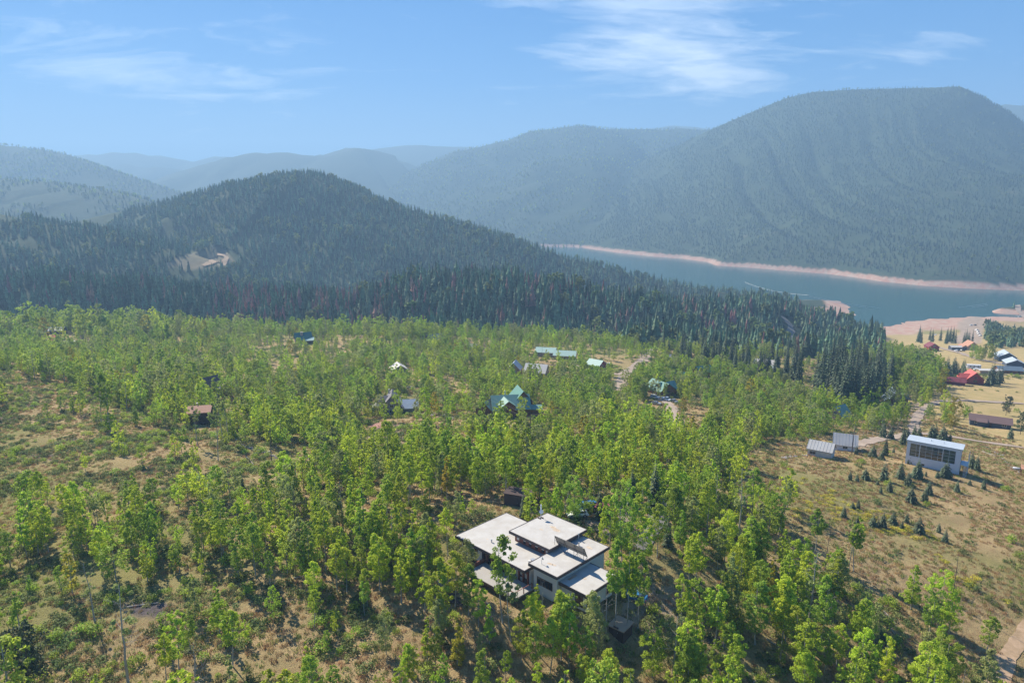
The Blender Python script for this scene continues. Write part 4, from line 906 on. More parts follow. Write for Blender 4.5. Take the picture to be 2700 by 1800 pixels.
house('house', 'log house with dark slate roof in front of the two blue barns', 'house', 2658, 984, R(-14), 15, 8, 2.8, 2.0, M_BLUEROOF, M_LOGWALL, back=3, frame=M_FRAME)
house('shed', 'long low carport with flat white roof between trailer and log house', 'shed', 2608, 985, R(-6), 15, 5, 2.8, .3, M_WHITEROOF, M_TANWALL, windows=False)

# ---- white modernist house
def white_house():
    th = R(-37.9); h = thing('white_house', 'white box-shaped modern house with a wall of tall windows above the young spruces', 'house', (124.5, 204.3, 109.0), th)
    L_, W_, Hh_ = 14.4, 5.6, 8.0
    # walls: piers and bands round the big glazed opening
    for b in ((0, .9, 0, .3, -2.5, Hh_-.3), (13.0, L_, 0, .3, -2.5, Hh_-.3), (.9, 13.0, 0, .3, -2.5, 2.9), (.9, 13.0, 0, .3, 7.0, Hh_-.3)):
        MB().box(*b).obj('wall', M_WHITEWALL, h)
    MB().box(0, .3, .31, W_-.31, -2.5, Hh_-.31).obj('wall', M_WHITEWALL, h); MB().box(0, L_, W_-.3, W_, -2.5, Hh_-.3).obj('wall', M_WHITEWALL, h)
    MB().box(L_-.3, L_, .31, 1.2, -2.5, Hh_-.31).obj('wall', M_WHITEWALL, h)
    MB().box(.32, L_-.6, .35, W_-.35, 2.6, 2.8).obj('floor', M_TANWALL, h); MB().box(.32, L_-.6, 4.4, 4.5, 2.81, 7.2).obj('inner_wall', M_WHITEWALL, h)
    for x, w_, z, m in ((2.2, 1.4, 3.7, M_GREYWALL), (5.0, 1.8, 3.9, M_WHITEROOF), (8.0, 1.2, 4.4, M_REDWOOD), (10.4, 1.6, 3.6, M_DARKWOOD)): MB().box(x, x+w_, 2.4, 3.6, 2.82, z).obj('furniture', m, h)
    gl = MB().box(.92, 12.98, .16, .20, 2.92, 6.98); m = bpy.data.materials.new('clear_glass'); m.use_nodes = True; nt = m.node_tree; b = nt.nodes['Principled BSDF']; b.inputs['Roughness'].default_value = .03; b.inputs['Base Color'].default_value = (.8, .85, .85, 1)
    tr = nt.nodes.new('ShaderNodeBsdfTransparent'); gs = nt.nodes.new('ShaderNodeBsdfGlossy'); gs.inputs['Roughness'].default_value = .03; fr = nt.nodes.new('ShaderNodeFresnel'); fr.inputs[0].default_value = 1.8; mx = nt.nodes.new('ShaderNodeMixShader')
    tr.inputs[0].default_value = (.8, .85, .83, 1)
    nt.links.new(fr.outputs[0], mx.inputs[0]); nt.links.new(tr.outputs[0], mx.inputs[1]); nt.links.new(gs.outputs[0], mx.inputs[2]); nt.links.new(mx.outputs[0], nt.nodes['Material Output'].inputs['Surface'])
    fr_ = MB()
    xs = [.9, 2.6, 3.55, 5.2, 6.85, 8.5, 9.7, 11.35, 13.0]
    for i, x in enumerate(xs): w_ = .10 if i in (2, 6) else .035; fr_.box(x-w_, x+w_, .04, .26, 2.9, 7.0)
    for z in (3.9, 4.95, 5.95): fr_.box(1.0, 12.9, .10, .22, z-.022, z+.022)
    fo = fr_.obj('window', M_WFRAME, h); gl.obj('pane', m, fo)
    r = MB().box(-.25, L_+.35, -.3, W_+.25, Hh_-.28, Hh_).obj('roof', M_PALEBLUE, h)
    MB().box(9.9, 12.8, .42, .47, 2.95, 6.9).box(1.1, 2.3, .42, .47, 2.95, 6.9).obj('added_curtain', mat('added_curtain_cloth', (.42,.46,.43), .9), h)  # pale sheets added behind the glass to lighten the dark windows
    for x in (6, 9.4): MB().tube([(x, 3, Hh_), (x, 3, Hh_+.45)], [.12, .12], 8).obj('vent_pipe', M_WFRAME, h)
    for x in (3.3, 4.4): window(h, None, None, x, x+.95, .35, 1.15, 0, -1, M_WFRAME, fw=.07)
    # open balcony and stair on the right end
    for y in (1.4, 3.2, 5.0): MB().tube([(L_+1.9, y, -1), (L_+1.9, y, Hh_-1.5)], [.06, .06], 6).obj('balcony_post', M_WFRAME, h)
    MB().box(L_+.01, L_+2.0, 1.0, 5.4, 2.7, 2.85).obj('balcony', M_WFRAME, h); MB().box(L_+.02, L_+.06, 1.3, 5.0, 3.0, 6.8).obj('pane', M_GLASS, h)
    for k in range(9): MB().box(L_+1.0, L_+2.0, .9-k*.32, 1.1-k*.32, 2.6-k*.32, 2.66-k*.32).obj('step', M_WFRAME, h)
    for k in range(7): MB().box(L_+.4+k*.22, L_+.5+k*.22, 5.3, 5.4, -1.5, 2.65).obj('screen_slat', M_REDWOOD, h)
    KEEP.append((131, 201, 10))
white_house()

# ---- outbuildings of the flat-roofed house
def box_shed(name, label, cat, u, v, rot, L, W, H, roofm, wallm, lean=.3):
    g = ground(u, v); h = thing(name, label, cat, g, rot); MB().box(-L/2, L/2, -W/2, W/2, -1.2, H).obj('wall', wallm, h)
    vs = [(-L/2-.2, -W/2-.2, H+.01), (L/2+.2, -W/2-.2, H+.01), (L/2+.2, W/2+.2, H+lean), (-L/2-.2, W/2+.2, H+lean)]; MB().add(vs+[(x, y, z+.15) for x, y, z in vs], [(3, 2, 1, 0), (4, 5, 6, 7), (0, 1, 5, 4), (1, 2, 6, 5), (2, 3, 7, 6), (3, 0, 4, 7)]).obj('roof', roofm, h)
    d = MB().box(-.45, .45, -W/2-.06, -W/2-.002, 0, 1.9).obj('door', M_FASCIA, h); MB().box(.3, .36, -W/2-.1, -W/2-.06, .9, 1.05).obj('handle', M_METAL, d)
    KEEP.append((g[0], g[1], max(L, W)*.7+.6)); return h
box_shed('shed', 'small dark shed with flat grey-brown roof by the lower corner of the modern house', 'shed', 1636, 1668, TH+R(5), 2.6, 2.9, 1.5, M_TANWALL, M_DARKWOOD, .1)
box_shed('shed', 'black windowless shed in the trees uphill of the modern house', 'shed', 1368, 1328, R(-22), 5.5, 3.2, 2.6, M_DARKWOOD, M_FASCIA, .2)
box_shed('shed', 'dark brown shed at the bend of the asphalt drive behind the modern house', 'shed', 1742, 1300, R(-20), 3.6, 3.0, 2.6, M_BRSHINGLE, M_DARKWOOD, .2)
box_shed('shed', 'low maroon shed under the spruces beside the parking court', 'shed', 1598, 1360, R(-25), 4.0, 2.4, 2.0, M_DKREDROOF, M_DARKWOOD, .2)
def right_deck():
    g = ground(2698, 1252); h = thing('timber_deck', 'reddish timber deck on posts cut by the right edge of the picture', 'deck', g, R(-35))
    MB().box(-.8, 4, -1.5, 3, 2.2, 2.4).obj('platform', M_CEDAR, h); MB().box(-.8, 4, -1.5, -1.4, 3.2, 3.3).box(-.8, -.7, -1.39, 3, 3.2, 3.3).obj('railing', M_CEDAR, h)
    for x in (-.7, 1.6, 3.9):
        for y in (-1.4, 2.9): MB().box(x-.08, x+.08, y-.08, y+.08, -1, 2.19).obj('post', M_REDWOOD, h)
    g = ground(2680, 1240); t = thing('propane_tank', 'small white propane tank beside the timber deck', 'tank', g, R(-30))
    MB().tube([(-1.1, 0, .7), (-.95, 0, .7), (.95, 0, .7), (1.1, 0, .7)], [.2, .42, .42, .2], 12).obj('tank', M_WHITEWALL, t, smooth=True); MB().box(-.7, -.5, -.3, .3, -.3, .35).box(.5, .7, -.3, .3, -.3, .35).obj('cradle', M_STONE, t)
right_deck()

# ---- vehicles
PAINT = {'white': mat('white_paint', (.75,.76,.78), .3), 'grey': mat('grey_paint', (.22,.23,.25), .3, metal=.3), 'dark': mat('dark_paint', (.03,.035,.045), .3), 'blue': mat('blue_paint', (.04,.16,.32), .3), 'silver': mat('silver_paint', (.45,.46,.48), .35, metal=.4)}
CAR_CACHE = {}
M_LAMP = mat('lamp_lens', (.7,.7,.65), .2); M_TAIL = mat('tail_lens', (.3,.02,.02), .3)
def car_meshes(kind, paint):
    key = (kind, paint)
    if key in CAR_CACHE: return CAR_CACHE[key]
    L_, W_, H_ = {'suv': (4.7, 1.9, 1.75), 'pickup': (5.5, 1.95, 1.8), 'car': (4.5, 1.8, 1.42)}[kind]; b = MB()
    hb = H_*.56
    prof = {'suv': [(-.5, .3), (-.5, .52), (-.47, .60), (-.2, .60), (.5, .60), (.5, .3)], 'pickup': [(-.5, .3), (-.5, .52), (-.47, .58), (-.2, .58), (.5, .58), (.5, .3)], 'car': [(-.5, .3), (-.5, .48), (-.46, .57), (-.2, .62), (.46, .62), (.5, .5), (.5, .3)]}[kind]
    def ext(pr, w0, w1):
        n = len(pr); vs = []
        zt = max(z for _, z in pr); zb = min(z for _, z in pr)
        for s in (-1, 1):
            for x, z in pr: k = (z-zb)/(zt-zb+1e-6); vs.append((x*L_, s*(w0+(w1-w0)*k)*W_/2, z*H_))
        return vs, [tuple(range(n))[::-1], tuple(range(n, 2*n))]+[(i, (i+1) % n, n+(i+1) % n, n+i) for i in range(n)]
    b.add(*ext(prof, 1, .96))
    cab = {'suv': [(-.24, .60), (-.14, .97), (-.1, 1.0), (.44, 1.0), (.49, .60)], 'pickup': [(-.22, .58), (-.13, .96), (-.1, 1.0), (.12, 1.0), (.16, .58)], 'car': [(-.24, .61), (-.1, .97), (-.05, 1.0), (.24, 1.0), (.42, .62)]}[kind]
    v, f = ext(cab, .94, .78); roofc = MB().add(v, f)
    if kind == 'pickup': b.box(.17*L_, .19*L_, -W_*.46, W_*.46, .58*H_, .66*H_); b.box(.19*L_, .49*L_, -W_*.48, -W_*.42, .582*H_, .68*H_); b.box(.19*L_, .49*L_, W_*.42, W_*.48, .582*H_, .68*H_); b.box(.47*L_, .495*L_, -W_*.41, W_*.41, .582*H_, .68*H_)
    b.add(v, f)
    gl = MB(); (x0, z0), (x1, z1) = cab[0], cab[1]; xr0 = cab[-1]; xr1 = cab[-2]
    def band(w, sgn): return w*sgn
    lo, hi = .66 if kind != 'car' else .68, .93
    def at(p, q, z): t = (z-p[1])/(q[1]-p[1]); return p[0]+(q[0]-p[0])*t
    def wd(z): zt, zb = 1.0, cab[0][1]; k = (z-zb)/(zt-zb); return (.94+(.78-.94)*k)*W_/2
    for s in (-1, 1):
        a = [(at(cab[0], cab[1], lo)+.02, lo), (at(cab[-1], cab[-2], lo)-.02, lo), (at(cab[-1], cab[-2], hi)-.015, hi), (at(cab[0], cab[1], hi)+.015, hi)]
        gl.add([(x*L_, s*(wd(z)+.012), z*H_) for x, z in a], [(0, 1, 2, 3)])
    for p, q, sg in ((cab[0], cab[1], -1), (cab[-1], cab[-2], 1)):
        gl.add([(at(p, q, z)*L_+sg*.015, s*wd(z)*.92, z*H_) for z, s in ((lo, -1), (lo, 1), (hi, 1), (hi, -1))], [(0, 1, 2, 3)])
    wh = MB(); r = .34
    wh.tube([(0, -.12, 0), (0, .12, 0)], [r, r], 12); rim = MB().tube([(0, -.135, 0), (0, .135, 0)], [r*.58, r*.58], 10)
    CAR_CACHE[key] = (b.mesh('body', PAINT[paint]), gl.mesh('window', M_CARGLASS), wh.mesh('wheel', M_RUBBER), rim.mesh('rim', M_METAL), MB().box(-.04, .04, -.16, .16, -.07, .07).mesh('headlight', M_LAMP), MB().box(-.03, .03, -.12, .12, -.1, .1).mesh('tail_light', M_TAIL), (L_, W_, H_))
    return CAR_CACHE[key]
def car(label, kind, paint, u, v, rot, group=None, cat=None, name='parked_car', detail=True):
    g = ground(u, v)
    bd, gl, wh, rim, hl, tl, (L_, W_, H_) = car_meshes(kind, paint); t = thing(name, label, cat or {'suv': 'car', 'pickup': 'pickup truck', 'car': 'car'}[kind], (g[0], g[1], g[2]+.12), rot, group)
    link('body', bd, t); link('window', gl, t)
    for sx in (-.3, .31):
        for sy in (-1, 1):
            w = link('wheel', wh, t); w.location = (sx*L_, sy*(W_/2-.1), .34)
            if detail: link('rim', rim, w)
    if detail:
        for sy in (-1, 1):
            o = link('headlight', hl, t); o.location = (-.5*L_-.01, sy*W_*.36, .45*H_); o = link('tail_light', tl, t); o.location = (.5*L_+.01, sy*W_*.42, .5*H_)
    return t
car('white sport utility vehicle parked against the turquoise-roofed log house', 'suv', 'white', 1727, 1050, R(150))
car('white pickup truck parked right of the white sport utility vehicle', 'pickup', 'white', 1757, 1056, R(125))
car('dark grey car parked right of the white pickup by the log house', 'car', 'grey', 1777, 1060, R(115))
car('pale silver car in the drive below the turquoise-roofed log house', 'car', 'silver', 1730, 1066, R(150))
car('white pickup parked beside the cabin with pale green roof', 'pickup', 'white', 1604, 964, R(160))
car('blue car in the shade behind the lower corner of the modern house', 'car', 'blue', 1672, 1580, R(-30))
car('pale blue car half hidden under trees in the parking court', 'suv', 'blue', 1545, 1345, R(20))
car('white-topped car beside the parking court under the trees', 'car', 'white', 1522, 1362, R(10))
car('dark car parked below the slate-roofed cabin on the meadow', 'car', 'dark', 2478, 976, R(150))
car('white car parked in front of the white trailer', 'car', 'white', 2576, 976, R(170))
car('dark pickup beside the white open shed', 'pickup', 'dark', 2536, 926, R(10))
car('white car under the white open shed', 'car', 'white', 2522, 926, R(10))
for k, (u, v, r) in enumerate(((2560, 858, 20), (2571, 858, 30), (2575, 871, 10), (2578, 876, 10), (2580, 881, 10), (2584, 886, 15), (2466, 884, 40), (2480, 884, 40), (2685, 836, 60))):
    lb = ['white car at the far end of the lake parking lot', 'dark-windowed car next to the farthest white car in the lake lot', 'topmost vehicle of the white row along the lot', 'second vehicle of the white row along the lot', 'third vehicle of the white row along the lot', 'lowest vehicle of the white row along the lot', 'left of two pale vehicles glimpsed between the lakeside spruces', 'right of two pale vehicles glimpsed between the lakeside spruces', 'vehicle on the hill road at the right edge'][k]
    car(lb, 'suv' if k % 2 else 'pickup', 'white' if k != 1 else 'dark', u, v, R(r), 'vehicles down by the lake', detail=False)
def trailer():
    g = ground(2566, 972); t = thing('trailer', 'long white camping trailer on the meadow above the red house', 'trailer', g, R(-12))
    MB().box(-4.6, 4.6, -1.25, 1.25, .6, 3.2).obj('body', PAINT['white'], t)
    for x in (-3, -.6, 2.2): window(t, None, None, x, x+1.1, 1.7, 2.5, -1.25, -1, M_WFRAME, fw=.06)
    for x in (-.5, .5):
        for y in (-1.1, 1.1): MB().tube([(x, y-.12, .35), (x, y+.12, .35)], [.35]*2, 12).obj('wheel', M_RUBBER, t)
trailer()

# ---- stones, junk and logs
def rock_mesh(seed, r=1.0):
    rs = random.Random(seed); bm_ = MB(); n = 7; vs = [(0, 0, -.4*r)]
    for i, z in enumerate((-.2, .25)):
        for k in range(n): a = 6.283*k/n+i*.4; q = r*rs.uniform(.7, 1.1)*(1 if i == 0 else .75); vs.append((q*math.cos(a), q*math.sin(a), z*r+rs.uniform(-.1, .1)*r))
    vs.append((0, 0, .5*r)); fs = [(0, 1+(k+1) % n, 1+k) for k in range(n)]+[(1+k, 1+(k+1) % n, 1+n+(k+1) % n, 1+n+k) for k in range(n)]+[(1+n+k, 1+n+(k+1) % n, 1+2*n) for k in range(n)]
    return bm_.add(vs, fs).mesh('rock', M_STONE)
ROCKS = [rock_mesh(k) for k in range(4)]
def rocks(name, label, cat, pix, n, spread, size, group=None):
    pts = [ground(u, v) for u, v in pix]; t = thing(name, label, cat, pts[0], 0, group); rs = random.Random(len(label))
    for i in range(n):
        k = rs.random()*(len(pts)-1) if len(pts) > 1 else 0; a = pts[int(k)]; b = pts[min(int(k)+1, len(pts)-1)]; f = k-int(k)
        x = a[0]+(b[0]-a[0])*f+rs.uniform(-1, 1)*spread; y = a[1]+(b[1]-a[1])*f+rs.uniform(-1, 1)*spread; z = float(heights(np.array([x]), np.array([y]))[0])
        o = link('stone', ROCKS[i % 4], t); o.location = (x-pts[0][0], y-pts[0][1], z-pts[0][2]+.1); s = size*rs.uniform(.5, 1.2); o.scale = (s, s, s*.8); o.rotation_euler = (rs.uniform(-.3, .3), rs.uniform(-.3, .3), rs.uniform(0, 6))
rocks('stone_wall', 'broken line of piled pale stones and logs across the left slope', 'stone row', [(615, 1160), (665, 1182), (720, 1200), (795, 1228)], 70, .9, .55)
rocks('stone_pile', 'heap of pale stones and white junk on the bank uphill of the grey chalet', 'pile', [(1070, 1018), (1100, 1022)], 26, 2.0, .8)
rocks('stone_pile', 'grey rocks scattered on the bank right of the grey chalet', 'pile', [(1115, 1090), (1180, 1095), (1190, 1108)], 30, 1.6, .7)
rocks('stone_pile', 'pale stones strewn on the bank below the flat field, above the white house', 'pile', [(2590, 1165), (2640, 1205), (2690, 1255)], 34, 1.5, .4)
rocks('stone_pile', 'white rubble and boards lying left of the small old barn', 'pile', [(2062, 1208), (2090, 1203), (2125, 1200)], 24, .8, .5)
rocks('boulder_group', 'small boulders beside the drive of the turquoise-roofed house', 'boulders', [(1795, 1105), (1806, 1115)], 4, 1.4, .9)
rocks('stone_pile', 'pale stones in the dark litter right of the brown cabin clearing', 'pile', [(800, 1200), (812, 1210)], 8, 1.2, .4)
def log_pile(label, u, v, n, rot, spread, ln=2.2, r=.14, m=M_DARKBARK):
    g = ground(u, v); t = thing('log_pile', label, 'log pile', g, rot); rs = random.Random(n+int(u))
    for i in range(n):
        x = rs.uniform(-1, 1)*spread; y = rs.uniform(-1, 1)*spread*.5; z = .1+.5*rs.random()*(1-abs(x)/spread*.6); a = rs.uniform(-.35, .35)+(1.2 if i % 4 == 0 else 0); l = ln*rs.uniform(.4, .6)
        dx, dy, dz = math.cos(a)*l, math.sin(a)*l, rs.uniform(-.15, .15); MB().tube([(x-dx, y-dy, z-dz), (x+dx, y+dy, z+dz)], [r*rs.uniform(.7, 1.2), r*.7], 6).obj('log', m, t)
log_pile('heap of charred grey logs in the grass left of the modern house deck', 1182, 1568, 26, R(-60), 1.7, 1.6, .13, M_FASCIA)
log_pile('small heap of blackened logs below the larger heap by the deck', 1200, 1590, 14, R(-50), 1.1, 1.4, .12, M_FASCIA)
log_pile('stacked grey logs in the shade of the aspens right of the modern house', 1874, 1582, 20, R(-15), 1.9, 3.0, .12, M_GREYWOOD)
log_pile('low grey log heap among the lower right aspens', 1885, 1688, 9, R(-10), 1.0, 2.0, .12, M_DARKBARK)
def fallen(label, u0, v0, u1, v1, r=.13, m=M_GREYWOOD):
    a, b = ground(u0, v0), ground(u1, v1); t = thing('fallen_log', label, 'fallen log', a); d = [b[i]-a[i] for i in range(3)]
    pts = []
    for k in range(5):
        x, y = a[0]+d[0]*k/4, a[1]+d[1]*k/4; z = float(heights(np.array([x]), np.array([y]))[0]); pts.append((x-a[0], y-a[1], z-a[2]+r*.9+.05))
    MB().tube(pts, [r*(1-.12*k) for k in range(5)], 7).obj('stem', m, t)
    for k in (1, 2, 3):
        p = pts[k]; s = random.Random(int(u0)+k); q = (p[0]+s.uniform(-.9, .9), p[1]+s.uniform(-.9, .9), p[2]+s.uniform(.3, .9)); MB().tube([p, q], [r*.4, r*.12], 4).obj('branch', m, t)
for a in (('pale fallen aspen trunk slanting through the grove right of the modern house', 2018, 1492, 2065, 1532), ('bleached fallen trunk at the meadow edge below the tall thin aspen pair', 2210, 1548, 2245, 1570), ('bleached fallen log deep in the lower right aspens', 2330, 1612, 2362, 1645), ('pale fallen log just below the bleached one in the lower right aspens', 2340, 1655, 2360, 1672),
          ('thin white fallen log among the lowest aspens right of centre', 2020, 1685, 2055, 1708), ('short white log lying in the grass below the deck', 1282, 1590, 1305, 1612), ('long thin pole lying on the ground below the modern house', 1515, 1634, 1548, 1618), ('dark fallen trunk crossing the grass by the charred heap', 1150, 1530, 1172, 1555),
          ('grey fallen trunk behind the log stack right of the house', 1880, 1595, 1900, 1612), ('leaning grey log on the left slope near the stone row', 650, 1205, 668, 1225), ('thin log lying by the bare patch in the lower left', 775, 1525, 830, 1518), ('short log lying on the dark bare patch in the lower left', 335, 1602, 420, 1590), ('bleached crooked log at the bottom edge right of centre', 1905, 1770, 1950, 1800, .16), ('white fallen branch at the bottom edge beside the crooked log', 1985, 1800, 2045, 1775, .12), ('long pale log on the bank behind the white house', 2590, 1190, 2625, 1203)):
    fallen(*a)

# ---- power line: poles and wires over the aspens and across the lake
def power_pole(label, g, h=11, group='power line poles'):
    t = thing('power_pole', label, 'power pole', g, R(20), group); MB().tube([(0, 0, -1), (0, 0, h)], [.16, .11], 8).obj('pole', M_DARKBARK, t); MB().box(-1.2, 1.2, -.07, .07, h-1.0, h-.85).obj('crossarm', M_DARKBARK, t)
    for x in (-1.1, 0.3, 1.1): MB().tube([(x, 0, h-.85), (x, 0, h-.6)], [.06, .04], 6).obj('insulator', M_METAL, t)
    return Vector((g[0], g[1], g[2]+h-.6))
M_WIRE = mat('wire', (.60,.61,.62), .5, metal=.3); M_CABLE = mat('dark_cable', (.10,.10,.10), .6)
def wires(label, a, b, sag, r=.03, off=((-1.1, 0), (1.1, 0)), m=None):
    for k, (ox, oz) in enumerate(off):
        mb = MB(); n = 20; p = [Vector(a).lerp(Vector(b), i/n)+Vector((ox, 0, oz-4*sag*(i/n)*(1-i/n))) for i in range(n+1)]; mb.tube(p, [r]*(n+1), 4)
        mb.obj('power_cable', m or M_WIRE, label=label[k], category='power cable', group='cables of the power line')
P = [power_pole('power pole standing in the far aspens left of the mint green roofs', ground(1020, 925)), power_pole('power pole on the slope beyond the cabin with the pale grey roof', ground(1115, 925)),
     power_pole('power pole rising between aspens uphill of the modern house', ground(1398, 1190)), power_pole('power pole near the small old barn and the white-walled barn', ground(2246, 1196), 8),
     power_pole('power pole on the wooded point above the lake', ground(1962, 760, 4000), 16), power_pole('power pole on the hill at the right lake shore', ground(2600, 822), 16), power_pole('second power pole on the wooded point, nearer the drawn-down beach', ground(2130, 800), 16)]
wires(['left power cable over the far aspens', 'right power cable over the far aspens'], P[0], P[1], 1.2, .02, m=M_CABLE); wires(['left power cable sagging over the mid-slope aspens', 'right power cable sagging over the mid-slope aspens'], P[1], P[2], 6, .02, m=M_CABLE)
wires(['upper power cable crossing the lake', 'lower power cable crossing the lake'], P[6], P[5], 18, .24, ((-1.1, 0), (1.1, -2.5))); wires(['left power cable over the wooded point', 'right power cable over the wooded point'], P[4], P[6], 6, .10)
# fence posts along the drive by the barns
for k in range(7):
    g = ground(2252+k*12, 1150+(-2 if k % 2 else 0)); tpost = MB().tube([(0, 0, -.3), (0, 0, 1.5)], [.09, .08], 6).obj('fence_post', M_GREYWOOD, None, label='weathered post in the short row along the gravel drive by the barns', category='post', group='posts along the drive by the barns'); tpost.location = g
# ------------------------------------------------------------------ planting
DENS = [  # ground outlines in photo pixels: aspen density, mean height factor
 ([(0,830),(2400,830),(2400,1010),(0,1010)], .50, .98),
 ([(0,990),(2400,990),(2400,1180),(900,1180),(860,1010),(0,1010)], .56, .98),
 ([(1750,1480),(2600,1480),(2600,1900),(1800,1900)], .80, 1.10),
 ([(1500,870),(2000,890),(2000,940),(1720,925),(1560,905)], .12, 1.0),
 ([(600,895),(1750,925),(1750,985),(600,960)], .40, .85),
 ([(950,930),(1560,930),(1560,1010),(950,1010)], .50, 1.0),
 ([(0,985),(150,1005),(300,1050),(340,1120),(560,1170),(820,1195),(850,1265),(650,1300),(420,1320),(0,1320)], .05, .7),
 ([(0,1000),(110,1000),(160,1060),(0,1080)], .10, .6),
 ([(330,1090),(620,1090),(700,1180),(560,1180),(340,1120)], .30, .9),
 ([(0,1470),(420,1500),(800,1560),(1150,1600),(1150,1900),(0,1900)], .26, .8),
 ([(230,1560),(480,1540),(500,1690),(250,1700)], .03, .5),
 ([(1130,1560),(1500,1640),(1500,1720),(1130,1640)], .10, .6),
 ([(1150,1640),(1560,1700),(1560,1900),(1150,1900)], .45, .85),
 ([(1560,1640),(1720,1640),(1800,1700),(1800,1900),(1560,1900)], .16, .9),
 ([(1130,1360),(1230,1320),(1360,1330),(1330,1370),(1200,1400),(1150,1450)], .12, .6),
 ([(1520,1325),(1700,1325),(1700,1475),(1640,1480),(1540,1400)], .10, .8),
 ([(1690,1450),(1900,1450),(1900,1560),(1850,1600),(1700,1680),(1640,1640)], .35, 1.0),
 ([(1640,1510),(1790,1530),(1800,1620),(1720,1680),(1640,1640)], .04, 1.0),
 ([(950,1090),(1240,1095),(1240,1150),(1060,1180),(960,1150)], .12, .8),
 ([(1050,990),(1250,1000),(1240,1090),(1100,1060)], .22, .9),
 ([(1560,1080),(1900,1080),(1900,1180),(1760,1150),(1560,1110)], .55, .8),
 ([(1700,1050),(1830,1050),(1880,1120),(1840,1150),(1760,1140),(1700,1080)], .08, .7),
 ([(1960,1195),(2060,1165),(2150,1165),(2260,1140),(2700,1100),(2800,1900),(2640,1900),(2585,1700),(2520,1620),(2400,1570),(2250,1550),(2150,1520),(2040,1480),(1975,1400)], 0.0, 1),
 ([(2330,880),(2800,880),(2800,1190),(2330,1190)], 0.0, 1),
 ([(2330,930),(2440,950),(2490,1000),(2480,1050),(2400,1060),(2340,1010)], .75, 1.25),
 ([(2260,1030),(2400,1070),(2400,1120),(2300,1130),(2230,1110)], .55, .95),
 ([(2430,1095),(2560,1095),(2560,1125),(2440,1125)], .22, .9),
 ([(2030,930),(2110,920),(2260,960),(2370,990),(2370,1030),(2230,1070),(2180,1065),(2050,1045)], .10, 1.0),
 ([(1900,1330),(2080,1330),(2080,1420),(2000,1440),(1900,1420)], .55, 1.0),
]
def dens(u, v):
    d = np.full(u.shape, .88); hf = np.ones(u.shape)
    for poly, k, h in DENS:
        m = inside(u, v, poly); d[m] = k; hf[m] = h
    return d, hf
Xa, Ya = jitter_grid(-520, 720, 70, 640, 3.7)
Xa = Xa[:]; Za = heights(Xa, Ya); Ua, Va = proj(Xa, Ya, Za)
D_, HF = dens(Ua, Va); D_ = D_*(.25+1.35*ss(.32, .60, fbm(Xa/17, Ya/17, 3)))
ok = (Ua > -260) & (Ua < 2960) & (Va < 2050) & (rng.random(Xa.size) < D_) & (Ya < 600)
Xa, Ya, Za, Ua, Va, HF = (q[ok] for q in (Xa, Ya, Za, Ua, Va, HF))
for kx, ky, kr in KEEP:
    m = np.hypot(Xa-kx, Ya-ky) > kr; Xa, Ya, Za, Ua, Va, HF = (q[m] for q in (Xa, Ya, Za, Ua, Va, HF))
# keep the line of sight to each house as open as the photograph shows it
def thin_front(u0, u1, v0, v1, frac):
    global Xa, Ya, Za, Ua, Va, HF
    tu, tv = proj(Xa, Ya, Za+10.5*HF); wd_ = 2700/np.hypot(Xa, Ya); m = (tu > u0-wd_) & (tu < u1+wd_) & (tv < v1) & (Va > v0) & (rng.random(Xa.size) < frac); k = ~m
    Xa, Ya, Za, Ua, Va, HF = (q[k] for q in (Xa, Ya, Za, Ua, Va, HF))
for a in ((975, 1105, 1118, 1080, .95), (960, 1060, 1140, 1110, .8), (1255, 1432, 1072, 1060, .95), (2420, 2520, 1180, 1060, .8), (1700, 1800, 1060, 1045, .95), (1190, 1640, 1500, 1600, .85), (1028, 1085, 982, 965, .97), (1335, 1445, 985, 965, .85), (1400, 1525, 935, 925, .75), (1550, 1625, 968, 950, .95), (125, 235, 880, 880, .85), (755, 830, 903, 885, .9), (500, 565, 1112, 1085, .9), (530, 590, 1040, 1000, .6), (1640, 1710, 950, 960, .95),
          (1630, 1665, 985, 1040, .9), (2130, 2270, 1200, 1195, .9), (2310, 2390, 1060, 1050, .85), (1595, 1615, 960, 975, 1), (2000, 2030, 975, 970, .6), (2190, 2230, 1105, 1095, .7), (1830, 1880, 990, 975, .6), (1720, 1755, 1350, 1390, .8), (1070, 1110, 1005, 1030, .9)): thin_front(*a)
def put_tree(o_trunk, o_crown, name, label, cat, loc, rz, s, sxy, group, tilt=0):
    t = thing(name, label, cat, loc, rz, group, (s*sxy, s*sxy, s)); t.rotation_euler = (tilt, 0, rz)
    if o_trunk is not None: link('trunk', o_trunk, t)
    if o_crown is not None: link('crown', o_crown, t)
    return t
S_ = rng.normal(.88, .19, Xa.size).clip(.42, 1.35)*HF
S_ = np.where(Va < 905, S_*rng.uniform(.6, 1.6, Xa.size), S_)*np.where((Ua < 520) & (Va < 915), 1.35, 1)
S_ = np.where((rng.random(Xa.size) < .22) & (HF > .7), S_*.55, S_)
